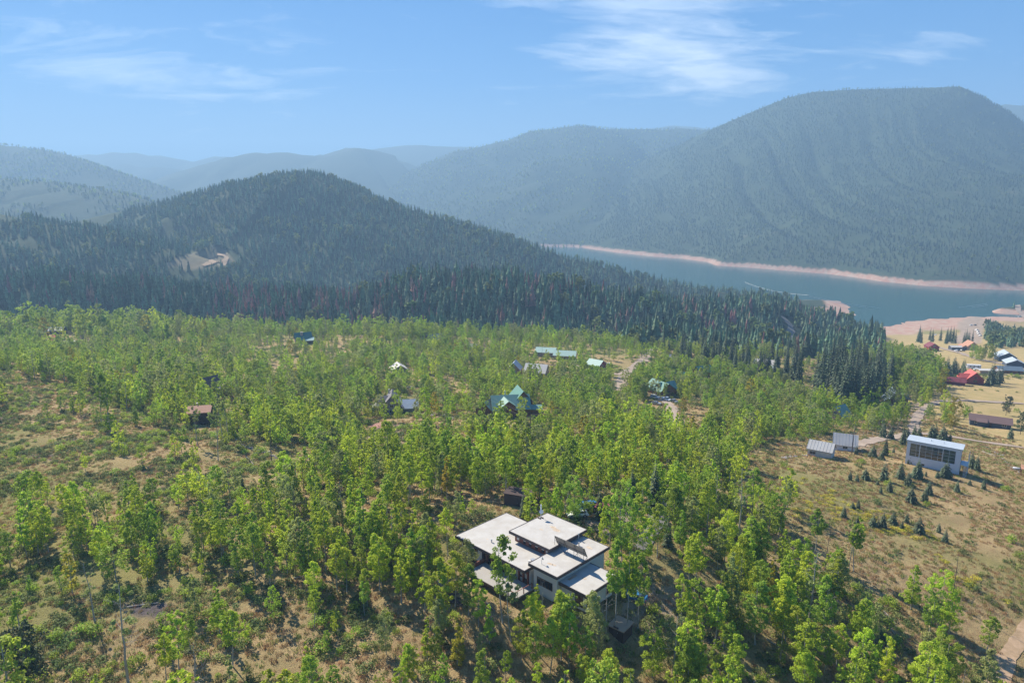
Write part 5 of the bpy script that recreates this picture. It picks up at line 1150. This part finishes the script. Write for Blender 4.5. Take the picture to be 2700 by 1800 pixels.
PLACES = [  # landmark phrases for ground outlines
 ([(1560,1600),(1900,1600),(1800,1950),(1500,1950)], 'on open ground below the dark shed'),
 ([(1100,1560),(1560,1640),(1560,1950),(1100,1950)], 'on the bank below the deck'),
 ([(1640,1440),(1960,1440),(1960,1600),(1640,1600)], 'between modern house and log stack'),
 ([(1850,1330),(2200,1330),(2200,1560),(1850,1560)], 'in the grove top beside the meadow'),
 ([(1800,1560),(2250,1560),(2250,1700),(1800,1700)], 'around the fallen logs beyond the house'),
 ([(1800,1700),(2250,1700),(2250,1950),(1800,1950)], 'in the lowest grove past the shed'),
 ([(2250,1500),(2750,1500),(2750,1700),(2250,1700)], 'below the dead tree in the meadow'),
 ([(2250,1700),(2750,1700),(2750,1950),(2250,1950)], 'in the grove before the dirt track'),
 ([(780,1360),(1180,1360),(1180,1560),(780,1560)], 'in the dense stand beside the house'),
 ([(400,1330),(780,1330),(780,1560),(400,1560)], 'in the middle of the left stand'),
 ([(-300,1300),(400,1300),(400,1560),(-300,1560)], 'below the shrubby clearing at far left'),
 ([(700,1560),(1130,1560),(1130,1950),(700,1950)], 'on dry grass below the dense stand'),
 ([(-300,1560),(700,1560),(700,1950),(-300,1950)], 'near the bare patch and dead trunk')]
def place_of(u, v):
    for poly, ph in PLACES:
        if bool(inside(np.array([u]), np.array([v]), poly)[0]): return ph
    return 'behind the modern house and drive' if v < 1440 and 1200 < u < 1960 else 'on the slope around the house'
dist = np.hypot(Xa, Ya); tu, tv = proj(Xa, Ya, Za+9*S_)
inframe = (Ua > -30) & (Ua < 2730) & (tv < 1790); show = S_/dist*inframe*np.where(Va < 1900, 1, 0)
order = np.argsort(-show); N_IND = 262; ind = order[:N_IND]; rest = np.ones(Xa.size, bool); rest[ind] = False
CNAME = ['bright green', 'mid green', 'dull grey-green', 'yellowing']
for i in ind:
    k = int(rng.integers(len(ASPENS))); tm, cms = ASPENS[k]; r = rng.random(); c = 0 if r < .56 else 1 if r < .84 else 2 if r < .98 else 3
    s = float(S_[i]); ph = place_of(Ua[i], Va[i]); kind = 'young bushy' if s < .62 else 'tall' if s > 1.05 else 'slender'; form = {'0': 'oval', '1': 'narrow', '2': 'oval', '3': 'high', '4': 'low', '5': 'narrow', '6': 'high', '7': 'full'}[str(k)]
    put_tree(tm, cms[c], 'aspen_tree', f'{kind} aspen with {form} {CNAME[c]} crown {ph}', 'tree', (Xa[i], Ya[i], Za[i]), float(rng.uniform(0, 6.28)), s, float(rng.uniform(.85, 1.15)), f'{kind} {form}-crowned {CNAME[c]} aspens {ph}', float(rng.normal(0, .03)))
m = rest; n = int(m.sum()); f = 1+.15*rng.normal(size=n).clip(-1.5, 1.5)
pal = np.array([0, 1, 9, 2, 3, 8, 4, 5, 6, 7, 10, 11]); far_ = Ya[m] > 240
w_near = np.array([.17, .15, .17, .12, .11, .13, .05, .05, .015, .005, .015, .005]); w_far = np.array([.08, .06, .07, .15, .15, .13, .14, .10, .115, .015, .03, .02])
idx = np.where(far_, rng.choice(pal, n, p=w_far/w_far.sum()), rng.choice(pal, n, p=w_near/w_near.sum()))
scatter('aspen_woodland', 'aspen woodland covering the slope', np.stack([Xa[m], Ya[m], Za[m]], 1), rng.uniform(0, 6.28, n), np.stack([S_[m]*f, S_[m]*f, S_[m]], 1), idx, FAR_ASPEN+[bare_tree(21, 10, .12, M_GREYWOOD, .3, .9, 18).mesh('bare_aspen', M_GREYWOOD), bare_tree(22, 10, .12, M_DARKBARK, .3, .7, 14).mesh('bare_aspen', M_DARKBARK)])

# ---- trees set singly where the photograph shows them: (u, v of the foot, height in m, mesh kind, label)
def solo(name, label, u, v, H, trunk, crown, sxy=1.0, rz=None, tilt=0.0, group=None, base=10.0):
    g = ground(u, v); s = H/base
    return put_tree(trunk, crown, name, label, 'tree', g, rz if rz is not None else float(rng.uniform(0, 6.28)), s, sxy, group, tilt)
def high_crown(seed, w, b, c, nc=26): V, F = aspen_crown(seed, 10, w, b, nc, 60, .11, 'oval'); return np_mesh('crown', V, F, [M_LEAF[c]], smooth=False)
HI = [high_crown(91, 1.45, .46, 1, 60), high_crown(92, 1.25, .42, 0, 60), high_crown(93, 1.1, .58, 2, 32), high_crown(94, 1.55, .38, 1, 62)]
HT = [aspen_trunk(90+k, 10, .4, .10, 12, .5).mesh('trunk', M_BARK, True) for k in range(3)]
solo('aspen_tree', 'tall aspen with leafy top and long pale trunk just off the lower right roof corner', 1622, 1680, 16.5, HT[0], HI[0], .75)
solo('aspen_tree', 'second tall pale-trunked aspen right of the lower roof corner', 1652, 1676, 16.0, HT[1], HI[1], .7)
solo('aspen_tree', 'third tall aspen, leaning right, beside the lower roof corner', 1682, 1662, 14.0, HT[2], HI[3], .72, 0, .05)
solo('aspen_tree', 'tall narrow aspen whose crown covers the middle of the lower white roof edge', 1326, 1642, 15.0, HT[1], HI[3], .85)
solo('aspen_tree', 'thin grey-leaved aspen standing close to the deck railing', 1348, 1690, 12.0, HT[0], HI[2], 1.0)
solo('aspen_tree', 'bushy bright aspen left of the deck with pale stem', 1160, 1655, 12.5, HT[2], ASPENS[0][1][0], 1.0)
solo('aspen_tree', 'round-topped aspen by the left end of the deck', 1200, 1600, 10.0, HT[0], ASPENS[2][1][0], 1.05)
solo('aspen_tree', 'dull green aspen in front of the lower right wing', 1500, 1690, 8.0, HT[2], ASPENS[7][1][1], 1.1)
solo('aspen_tree', 'grey-green aspen before the lower corner of the modern house', 1560, 1705, 9.5, HT[1], ASPENS[2][1][2], .9)
solo('aspen_tree', 'small aspen against the pale wall under the long window', 1415, 1655, 7.5, HT[0], ASPENS[5][1][0], 1.1)
solo('aspen_tree', 'large dark green aspen beyond the right end of the roofs', 1640, 1478, 15.5, HT[1], ASPENS[4][1][1], .8)
solo('aspen_tree', 'tall green aspen at the inner bend of the asphalt drive', 1690, 1425, 13.0, HT[2], ASPENS[0][1][1], .9)
solo('aspen_tree', 'grey-leaved tree overhanging the parking court', 1625, 1430, 9.0, HT[0], ASPENS[7][1][2], 1.2)
solo('aspen_tree', 'bushy aspen screening the lower end of the asphalt drive', 1700, 1492, 9.5, HT[1], ASPENS[7][1][0], 1.1); solo('aspen_tree', 'mid green aspen leaning over the lower end of the asphalt drive', 1732, 1470, 11, HT[2], ASPENS[2][1][1], .9)
for lb, u, v, H, c, k in (('leftmost of two very tall bare-stemmed aspens above the shrubby clearing', 266, 1116, 19, 0, 2), ('right one of two very tall bare-stemmed aspens above the shrubby clearing', 284, 1126, 18, 1, 3), ('tall pale-stemmed aspen in front of the brown cabin', 521, 1175, 13, 2, 2), ('very tall thin aspen right of the brown cabin', 575, 1215, 17, 1, 2), ('tall grey-topped aspen behind the brown cabin', 590, 1165, 17, 0, 2),
                          ('left stem of the thin aspen pair in the dry meadow', 2237, 1502, 11, 0, 2), ('right stem of the thin aspen pair in the dry meadow', 2251, 1506, 12, 1, 1), ('round dark-crowned aspen at the meadow edge', 2148, 1470, 11, 2, 0), ('leaning thin aspen in the grove right of the log stack', 2070, 1610, 11.5, 1, 1), ('tall thin aspen at the top edge of the left grove near the red cabin', 210, 880, 18, 0, 0), ('tallest round-topped aspen by the far left cabins', 145, 885, 18, 1, 3), ('tall broad aspen right of the cream roofs', 255, 885, 17, 2, 3)):
    solo('aspen_tree', lb, u, v, H, HT[c], HI[k], .85 if H > 14 else 1.0)
solo('aspen_tree', 'golden green lone aspen beside the turquoise-roofed log house', 1812, 1060, 15, HT[0], ASPENS[4][1][0], .75)
solo('aspen_tree', 'yellow-leaved young tree on the bank below the parked cars', 1802, 1090, 8, HT[1], ASPENS[4][1][3], .9)
solo('aspen_tree', 'broad green tree before the left wall of the grey chalet', 1048, 1112, 12.0, HT[2], ASPENS[4][1][0], .75)
solo('aspen_tree', 'tall bright tree right of the grey chalet', 1122, 1118, 14, HT[0], ASPENS[7][1][0], .9)
solo('aspen_tree', 'dark green broad tree behind the chalet wing', 1135, 1075, 13, HT[1], ASPENS[4][1][1], .9)
solo('aspen_tree', 'rounded dark green tree hiding the right front of the log lodge', 1378, 1115, 10, HT[2], ASPENS[4][1][1], .95)
for k, (u, v, H, c) in enumerate(((2512, 1132, 14, 3), (2498, 1120, 10, 0), (2488, 1090, 12, 0), (2438, 1063, 13, 1), (2482, 1045, 16, 3))):
    solo('aspen_tree', ['yellow-green aspen with pale stem at the meadow road bend', 'small bright tree behind the yellow-green aspen', 'columnar green tree at the fork of the gravel roads', 'olive tree left of the road fork', 'tall yellowing tree at the left end of the maroon garage'][k], u, v, H, HT[k % 3], ASPENS[4][1][c], .85)
for k, (u, v, H, c, m_) in enumerate(((1405, 1705, 9, 0, 2), (1478, 1720, 10.5, 0, 0), (1262, 1650, 8, 0, 7), (1235, 1620, 9, 1, 0), (1120, 1610, 10, 0, 5), (1085, 1560, 9, 0, 1), (1290, 1700, 7, 0, 5), (1375, 1745, 8, 0, 7), (1500, 1760, 9, 0, 0), (1450, 1775, 9, 0, 2), (1570, 1745, 8, 2, 4))):
    solo('aspen_tree', ['aspen with bright crown below the right wall of the deck', 'bright aspen directly before the lower storey of the pale wall', 'low bushy aspen below the middle of the deck', 'green aspen below the left end of the deck', 'narrow aspen left of the charred log heap', 'bright cone-shaped aspen at the edge of the dense stand near the house', 'small narrow sapling on the grass below the deck', 'low bright aspen halfway down the bank below the deck', 'bright aspen on the bank below the front door', 'wide aspen low on the bank below the pale wall', 'dull olive aspen left of the small dark shed'][k], u, v, H, HT[k % 3], ASPENS[m_][1][c], 1.05)
# bare and dying trees
BARE = [bare_tree(1, 10, .13, M_GREYWOOD, .35, 1.0, 18).mesh('trunk', M_GREYWOOD, True), bare_tree(2, 10, .12, M_DARKBARK, .3, .8, 22).mesh('trunk', M_DARKBARK, True), bare_tree(3, 10, .13, M_BARK, .5, .9, 14).mesh('trunk', M_BARK, True), bare_tree(4, 10, .16, M_GREYWOOD, .15, 1.7, 18, 4).mesh('trunk', M_GREYWOOD, True)]
THIN = high_crown(95, 1.3, .45, 2, 9)
for lb, u, v, H, k, cr in (('tall half-dead trunk with bare twisted limbs near the dark bare patch', 338, 1800, 16, 0, THIN), ('dark dead tree standing behind the stone row', 716, 1222, 13, 1, None), ('tall pale dead trunk at the left edge of the dry meadow', 1948, 1436, 17, 2, THIN), ('tall blackened dead trunk at the left edge of the dry meadow', 1978, 1432, 15, 1, None), ('pale leafless tree beside the asphalt drive', 1801, 1338, 10, 2, None), ('grey bare-branched tree right of the asphalt drive', 1886, 1356, 10, 0, None), ('short black snag at the grove top by the meadow', 2023, 1440, 7.5, 1, None),
                      ('lone black dead tree in the middle of the dry meadow', 2510, 1592, 11, 1, None), ('half-bare pale tree in the middle of the right grove', 2133, 1642, 14, 3, THIN), ('white bare forked tree at the bottom edge right of the dark shed', 1775, 1805, 11, 3, None), ('low spreading leafless white tree at the bottom edge', 520, 1830, 8, 3, None), ('thin dead stem before the left roof corner', 1175, 1640, 9, 1, None), ('bare grey tree leaning against the pale front wall', 1430, 1660, 8, 0, None), ('dead grey tree in the shade under the lower right wing', 1598, 1672, 8, 3, None),
                      ('dark-stemmed dead tree in the dense left stand', 780, 1430, 13, 1, None), ('bare dark tree by the narrow meadow grove', 2175, 1500, 9, 1, None), ('dead tree right of the brown cabin', 603, 1165, 12, 0, None), ('dead tree between the chalet and the lodge', 1405, 1180, 11, 1, THIN), ('dead pale tree left of the aspen-covered power pole', 1332, 1185, 11, 2, THIN), ('bare tree at the left end of the far aspens', 400, 920, 13, 1, None), ('leafless grey tree on the far edge left of the green gabled house', 690, 905, 12, 0, None), ('bare grey tree left of the modern house high in the stand', 905, 1405, 11, 0, THIN), ('grey dead tree right of the small bare patch', 560, 1400, 11, 2, THIN), ('thin dead grey tree in the lower left corner', 250, 1640, 11, 0, THIN)):
    solo('dead_tree', lb, u, v, H, BARE[k], cr)
# pines and spruces
PV, PF = aspen_crown(300, 10, 3.2, .16, 80, 44, .16, 'round'); PINE = np_mesh('crown', PV, PF, [M_SPRUCE], smooth=False)
solo('pine_tree', 'dark bushy pine with open crown in the lower left corner', 82, 1835, 11, bare_tree(8, 10, .2, M_DARKBARK, .2, 1.5, 16, 3).mesh('trunk', M_DARKBARK), PINE, .9)
solo('pine_tree', 'dark rounded pine on the upper meadow above the ranch house', 2652, 1095, 10, SPRUCE_TRUNK, PINE, .75); solo('pine_tree', 'dark pine at the right end of the ranch house', 2690, 1145, 10, SPRUCE_TRUNK, PINE, .7)
YS = [(1370,140,60),(1410,145,55),(1455,138,75),(1562,145,120),(1655,130,110),(1745,130,100),(1797,118,35),(1862,128,50),(1912,122,90),(1695,172,90),(1592,205,80),(1525,165,30),(1542,215,50),(1815,218,90),(1712,265,95),(1790,262,90),(1972,208,75),(2045,168,35),(2122,190,60),(1335,350,80),(1385,300,45),(1415,300,60),(1412,385,55),(1500,400,75),(1528,402,50),(1555,405,100),(1612,385,75),(1690,380,65),(1662,418,60),(1757,440,100),(1870,435,60),(1905,490,80)]
YS = [(1600+x*.4677, 1200+y*.4677, h*.4677) for x, y, h in YS]+[(2000+x*.2976, 850+y*.2976, h*.2976) for x, y, h in [(1012,1190,120),(865,1165,90),(1120,1180,190),(1090,1215,90),(1195,1155,60),(1275,1085,180),(1310,1060,140),(1530,1030,150),(1562,1022,140),(1630,1050,150),(1692,1060,90),(1410,1375,190),(1640,1372,130),(1930,1312,140),(1880,1290,160),(1345,1250,120),(2230,1030,110),(1380,1000,110),(1420,1010,90),(1100,1020,150),(1170,1030,130)]]
for k, (u, v, hp) in enumerate(YS):
    g = ground(u, v); dd = math.hypot(math.hypot(g[0], g[1]), HC-g[2]); H = hp*dd/1800*.88; near_h = v < 1240 and u > 2330
    gp = 'young spruces planted round the white house' if near_h else ('young blue spruces in the upper rows of the dry meadow' if v < 1335 else 'young blue spruces in the lower rows of the dry meadow')
    lb = ('young green spruce close to the white house or its drive' if near_h else ('young blue spruce in the upper left rows of the dry meadow' if u < 2400 else 'young blue spruce in the upper right rows of the dry meadow') if v < 1335 else 'young blue spruce in the lower rows among yellow rabbitbrush')
    if hp > 50 and near_h: lb = 'taller narrow spruce close to the white house or its drive'; gp = 'taller spruces round the white house'
    put_tree(SPRUCE_TRUNK, YSPRUCE[k % 3] if not (near_h and hp > 50) else SPRUCE[k % 3], 'spruce_tree', lb, 'tree', g, float(rng.uniform(0, 6.28)), H/10, .95+.3*(k % 3)*.3, gp)
def grove(poly, n, h0, h1, label, group, meshes, trunk, name='spruce_tree', sxy=1.0):
    us = [p[0] for p in poly]; vs_ = [p[1] for p in poly]; c = 0
    while c < n:
        u, v = rng.uniform(min(us), max(us)), rng.uniform(min(vs_), max(vs_))
        if not inside(np.array([u]), np.array([v]), poly)[0]: continue
        g = ground(u, v)
        if any(math.hypot(g[0]-a, g[1]-b) < r*.8 for a, b, r in KEEP): c += 1; continue
        put_tree(trunk, meshes[c % len(meshes)], name, label, 'tree', g, float(rng.uniform(0, 6.28)), float(rng.uniform(h0, h1))/10, sxy*float(rng.uniform(.85, 1.15)), group); c += 1
SPW = SPRUCE
grove([(2150,985),(2250,965),(2350,990),(2355,1040),(2270,1085),(2190,1085),(2150,1050)], 84, 20, 30, 'towering dark spruce in the dense stand left of the upper meadow', 'towering spruces left of the upper meadow', SPW, SPRUCE_TRUNK, sxy=.85)
grove([(2060,960),(2120,960),(2110,1030),(2060,1025)], 10, 18, 26, 'tall dark spruce in the small clump left of the towering stand', 'small clump of tall spruces', SPW, SPRUCE_TRUNK, sxy=.75)
grove([(1745,935),(1900,935),(1960,975),(1940,1005),(1850,975),(1760,950)], 34, 14, 24, 'dark spruce in the loose row behind the turquoise-roofed house', 'spruces behind the turquoise-roofed house', SPW, SPRUCE_TRUNK, sxy=.85)
grove([(1940,960),(2050,960),(2060,1010),(1960,1010)], 20, 15, 24, 'dark spruce around the half hidden white and grey roofs', 'spruces round the half hidden roofs', SPW, SPRUCE_TRUNK, sxy=.85)
grove([(2400,890),(2515,890),(2520,908),(2400,905)], 15, 13, 20, 'lakeside spruce in the row above the dark red house', 'lakeside spruce row', SPW, SPRUCE_TRUNK, sxy=1.0)
grove([(2530,905),(2570,905),(2570,912),(2530,912)], 5, 13, 18, 'spruce between the lake parking lot and the orange-roofed house', 'spruces above the orange-roofed house', SPW, SPRUCE_TRUNK, sxy=1.0)
grove([(2490,975),(2545,975),(2545,990),(2495,992)], 8, 9, 13, 'bushy spruce in the clump behind the red house', 'spruce clump behind the red house', YSPRUCE, SPRUCE_TRUNK, sxy=.8)
grove([(2585,1000),(2640,1005),(2635,1018),(2590,1015)], 4, 12, 15, 'spruce in the row right of the red house', 'spruces right of the red house', YSPRUCE, SPRUCE_TRUNK, sxy=.65)
grove([(2550,935),(2625,940),(2620,958),(2555,950)], 12, 9, 14, 'leafy tree in the clump right of the orange-roofed log house', 'leafy trees right of the orange-roofed house', [ASPENS[4][1][1], ASPENS[0][1][2]], HT[0], 'aspen_tree', .9)
grove([(2320,1000),(2500,1010),(2440,1090),(2330,1085)], 20, 9, 15, 'leafy tree around the drive left of the red house', 'leafy trees left of the red house', [ASPENS[4][1][1], ASPENS[0][1][2], ASPENS[7][1][0]], HT[0], 'aspen_tree', .95)
# dark spruces among the aspens
for u, v, H in ((1470,1330,6), (1500,1350,6), (1380,1365,6), (1760,1440,7), (640,1290,4), (430,1010,8), (1665,1330,9), (1725,1345,12), (1580,1370,7)):
    solo('spruce_tree', 'small dark spruce growing among the aspens' if H < 8 else 'dark spruce rising among the aspens', u, v, H, SPRUCE_TRUNK, SPRUCE[0], 1.25, group='small dark spruces among the aspens' if H < 8 else 'taller dark spruces among the aspens')

# ---- bigger round deciduous trees and brush at mid distance
Xb, Yb = jitter_grid(-100, 500, 240, 560, 6.5); Zb = heights(Xb, Yb); Ub, Vb = proj(Xb, Yb, Zb)
mb_ = np.zeros(Xb.size, bool)
for poly, k in (([(1500,1000),(1980,960),(2150,1060),(2160,1150),(1950,1190),(1850,1170),(1880,1090),(1840,1050),(1690,1060),(1560,1130)], .62), ([(2330,940),(2440,955),(2480,1010),(2400,1060),(2330,1010)], .5), ([(2200,900),(2400,900),(2420,950),(2200,950)], .7), ([(950,950),(1550,950),(1550,1100),(950,1100)], .10)):
    mb_ |= inside(Ub, Vb, poly) & (rng.random(Xb.size) < k)
for kx, ky, kr in KEEP: mb_ &= np.hypot(Xb-kx, Yb-ky) > kr+2
mb_ &= road_dist(Xb, Yb) > 2.5
tu, tv = proj(Xb, Yb, Zb+6)
for u0, u1, v0, v1 in ((1695, 1800, 1060, 1046), (2310, 2395, 1062, 1050), (2135, 2270, 1195, 1190), (2190, 2230, 1100, 1090), (1715, 1840, 1050, 1130)): mb_ &= ~((tu > u0) & (tu < u1) & (tv < v1) & (Vb > v0))
n = int(mb_.sum()); s = rng.uniform(.5, .95, n); scatter('broadleaf_trees', 'round broadleaf trees and tall brush on the middle slope', np.stack([Xb[mb_], Yb[mb_], Zb[mb_]], 1), rng.uniform(0, 6.28, n), np.stack([s, s, s], 1), rng.integers(0, 3, n), BIG_DECID)

# ---- conifer forest on the ridges
def forest(name, label, x0, x1, y0, y1, sp, cond, meshes, h0, h1, wts=None, back=40):
    X_, Y_ = jitter_grid(x0, x1, y0, y1, sp); Z_, O_ = heights(X_, Y_, owner=True); U_, V_ = proj(X_, Y_, Z_)
    m = (U_ > -120) & (U_ < 2820) & (V_ < 1300) & cond(X_, Y_, Z_, O_, U_, V_)
    # leave out what stands far behind the crest (never seen): compare with the highest line of sight nearer the camera
    X_, Y_, Z_, U_, V_ = (q[m] for q in (X_, Y_, Z_, U_, V_)); Dd = np.hypot(X_, Y_); seen = np.ones(X_.size, bool); el = (Z_+h1*1.2-HC)/Dd
    for f_ in (.45, .55, .65, .72, .78, .84, .89, .93, .96): seen &= el > (heights(X_*f_, Y_*f_)-HC)/(Dd*f_)-.002
    X_, Y_, Z_ = X_[seen], Y_[seen], Z_[seen]; n = X_.size; H = rng.normal((h0+h1)/2, (h1-h0)/4, n).clip(h0*.6, h1*1.15)/10*(.58+.84*fbm(X_/28, Y_/28, 3)); f = rng.uniform(.8, 1.2, n)
    idx = rng.choice(len(meshes), n, p=wts) if wts is not None else rng.integers(0, len(meshes), n)
    if name == 'conifer_ridge_forest':
        u_, v_ = proj(X_, Y_, Z_); red = (np.exp(-((u_-660)/60)**2)+.5*np.exp(-((u_-900)/160)**2)+.08) > rng.random(n)*2.2; idx = np.where(red, 4, idx); lite = (u_ > 1450) & (rng.random(n) < .04*ss(.4, .6, fbm(X_/40, Y_/40, 2))*2); idx = np.where(lite, 5, idx)
    return scatter(name, label, np.stack([X_, Y_, Z_-.3], 1), rng.uniform(0, 6.28, n), np.stack([H*f, H*f, H], 1), idx, meshes)
A_ = 1
def cond_ridge(X_, Y_, Z_, O_, U_, V_):
    road_gap = inside(U_, V_, [(2045,825),(2085,840),(2110,870),(2130,925),(2085,935),(2065,890),(2050,850)])
    k = np.where(U_ > 2140, .5, 1.0)
    return (((O_ == 1) & (Y_ > 560)) | ((O_ == 0) & (Y_ > 590) & (U_ < 2330) & (Z_ > 14)) | ((O_ == 0) & (Y_ > 500) & (U_ < 2330) & (fbm(X_/45+9, Y_/45, 3)+.0035*(Y_-590) > .60)) | ((O_ == 0) & (Y_ > 440) & (U_ > 1640) & (U_ < 2330) & (V_ < 915+.06*(U_-1640)))) & ~road_gap & (fbm(X_/22, Y_/22, 3) > .28) & (rng.random(X_.size) < k)
forest('conifer_ridge_forest', 'dense dark conifer forest on the near ridge with some reddish dying trees', -620, 560, 470, 900, 7.0, cond_ridge, MID_CONIFER+FAR_ROUND[:1], 12, 22, [.25, .23, .25, .22, .04, .01])
def cond_mid(X_, Y_, Z_, O_, U_, V_):
    nm = np.array([0]+[1 if r[0] == 'wooded_hill' else 2 if (r[0] == 'hill' and r[1][0][1] < 1300) else 0 for r in RIDGES]+[0])[O_]
    bare = inside(U_, V_, [(600,664),(540,660),(490,672),(430,700),(450,708),(540,706),(600,700),(618,688)]) | (inside(U_, V_, [(545,575),(565,580),(640,655),(635,668),(600,640)]) & (rng.random(X_.size) < .85))
    return ((nm == 1) | ((O_ == 1) & (Y_ > 850))) & ~bare & (road_dist(X_, Y_) > 15) & (Z_ > 15) & (fbm(X_/35, Y_/35, 3) > .27+.08*((U_ < 700) & (V_ > 560)))
forest('wooded_hill_forest', 'conifer forest covering the round wooded hill', -900, 760, 840, 1750, 8.6, cond_mid, MID_CONIFER[:4]+FAR_ROUND[:1], 10, 17, [.28, .24, .22, .2, .06])
def cond_right(X_, Y_, Z_, O_, U_, V_):
    lot = inside(U_, V_, [(2520,840),(2585,820),(2602,850),(2595,905),(2500,905),(2530,880)])
    a = inside(U_, V_, [(2592,850),(2640,872),(2760,890),(2760,925),(2640,925),(2600,905)]); b = inside(U_, V_, [(2590,830),(2660,800),(2690,815),(2670,855),(2610,850)])
    return (((a | b) & (rng.random(X_.size) < .8))) & ~lot & (Z_ > 8)
forest('lakeside_forest', 'green conifers on the small hill by the lake parking lot', 450, 1150, 640, 1350, 6.0, cond_right, MID_CONIFER[:4]+FAR_ROUND[:1], 8, 14, [.2, .2, .2, .2, .2])
def cond_mtn(X_, Y_, Z_, O_, U_, V_):
    return (O_ == len(RIDGES)+1) & (Z_ > 15+8*fbm(X_/60, Y_/60, 3)) & (fbm(X_/90, Y_/90, 3) > .30)
forest('mountain_forest', 'conifer forest covering the big mountain across the lake', 0, 2900, 1500, 4600, 12, cond_mtn, FAR_CONIFER+FAR_ROUND[:1], 8, 12, [.32, .32, .30, .06])
def cond_hills(X_, Y_, Z_, O_, U_, V_):
    nm = np.array([0]+[1 if (r[0] in ('hill', 'mountain') and r[1][0][1] > 1800 and r[1][0][1] < 5200) else 0 for r in RIDGES]+[0])[O_]
    return (nm == 1) & (fbm(X_/120, Y_/120, 3) > .34)
forest('far_hill_forest', 'trees and brush covering the far hills', -3200, 1900, 1750, 5100, 21, cond_hills, FAR_CONIFER+FAR_ROUND, 9, 15, [.2, .2, .2, .13, .14, .13])

# ---- ground cover
def cover_scatter(name, label, x0, x1, y0, y1, sp, meshes, prob, s0, s1, wts=None):
    X_, Y_ = jitter_grid(x0, x1, y0, y1, sp); Z_ = heights(X_, Y_); U_, V_ = proj(X_, Y_, Z_)
    m = (U_ > -60) & (U_ < 2760) & (V_ < 1860) & (rng.random(X_.size) < prob(X_, Y_, U_, V_)) & (road_dist(X_, Y_) > .3)
    for a, b, r in KEEP: m &= np.hypot(X_-a, Y_-b) > r*.72
    X_, Y_, Z_ = X_[m], Y_[m], Z_[m]; n = X_.size; s = rng.uniform(s0, s1, n); idx = rng.choice(len(meshes), n, p=wts) if wts is not None else rng.integers(0, len(meshes), n)
    return scatter(name, label, np.stack([X_, Y_, Z_], 1), rng.uniform(0, 6.28, n), np.stack([s, s, s*rng.uniform(.8, 1.2, n)], 1), idx, meshes)
cover_scatter('grass', 'dry grass and low weeds over the slope', -260, 200, 70, 330, 1.1, TUFTS, lambda x, y, u, v: .9*ss(.25, .5, fbm(x/6, y/6, 3)), .6, 1.3, [.32, .25, .28, .15])
def shrub_p(x, y, u, v):
    base = ss(.40, .58, fbm(x/9+50, y/9, 3)); k = np.full(x.shape, .6)
    k[inside(u, v, DENS[6][0])] = .9; k[inside(u, v, DENS[9][0])] = 1.0; k[inside(u, v, DENS[22][0])] = .05; k[(u > 2330) & (v < 1190)] = .03
    k[(v < 1000)] = .5
    return np.clip(base*k*1.15, 0, 1)
cover_scatter('shrubs', 'low green and olive shrubs scattered over the slope', -420, 480, 75, 480, 1.75, SHRUBS, shrub_p, .35, 1.6, [.34, .28, .22, .16])
def yellow_p(x, y, u, v):
    p = np.zeros(x.shape)
    for cu, cv, su, sv, k in ((2190,1325,50,22,.9),(2235,1345,40,18,.8),(2270,1360,30,14,.9),(2360,1395,60,14,.7),(2430,1418,40,8,.7),(2540,1530,40,22,.9),(2095,1278,25,10,.6),(2120,1262,20,6,.4),(2300,1365,40,14,.5),(2480,1470,30,20,.3),(2655,1585,20,8,.5),(2110,1350,30,10,.4)): p = np.maximum(p, k*.5*np.exp(-((u-cu)/su)**2-((v-cv)/sv)**2))
    return p
cover_scatter('rabbitbrush', 'yellow flowering rabbitbrush on the dry meadow', 20, 160, 110, 240, 1.0, YSHRUB, yellow_p, .6, 1.2)

# ---- labels that a few neighbours would share: say which one, counted from the left of the picture
def order_labels():
    by = {}
    for o in sc.objects:
        if o.parent is None and o.get('label') and o.get('category'): by.setdefault(o['label'], []).append(o)
    ORD = 'leftmost second third fourth fifth sixth seventh eighth ninth tenth eleventh twelfth thirteenth fourteenth fifteenth sixteenth seventeenth eighteenth nineteenth twentieth twenty-first twenty-second twenty-third twenty-fourth twenty-fifth twenty-sixth twenty-seventh twenty-eighth'.split()
    for lab, os_ in by.items():
        if not 1 < len(os_) <= 28: continue
        os_.sort(key=lambda o: float(proj(o.location.x, o.location.y, o.location.z)[0]))
        for k, o in enumerate(os_):
            nl = 'leftmost '+lab if k == 0 else f'{lab}, {ORD[k]} from the left'
            if len(nl.split()) <= 16: o['label'] = nl
order_labels()
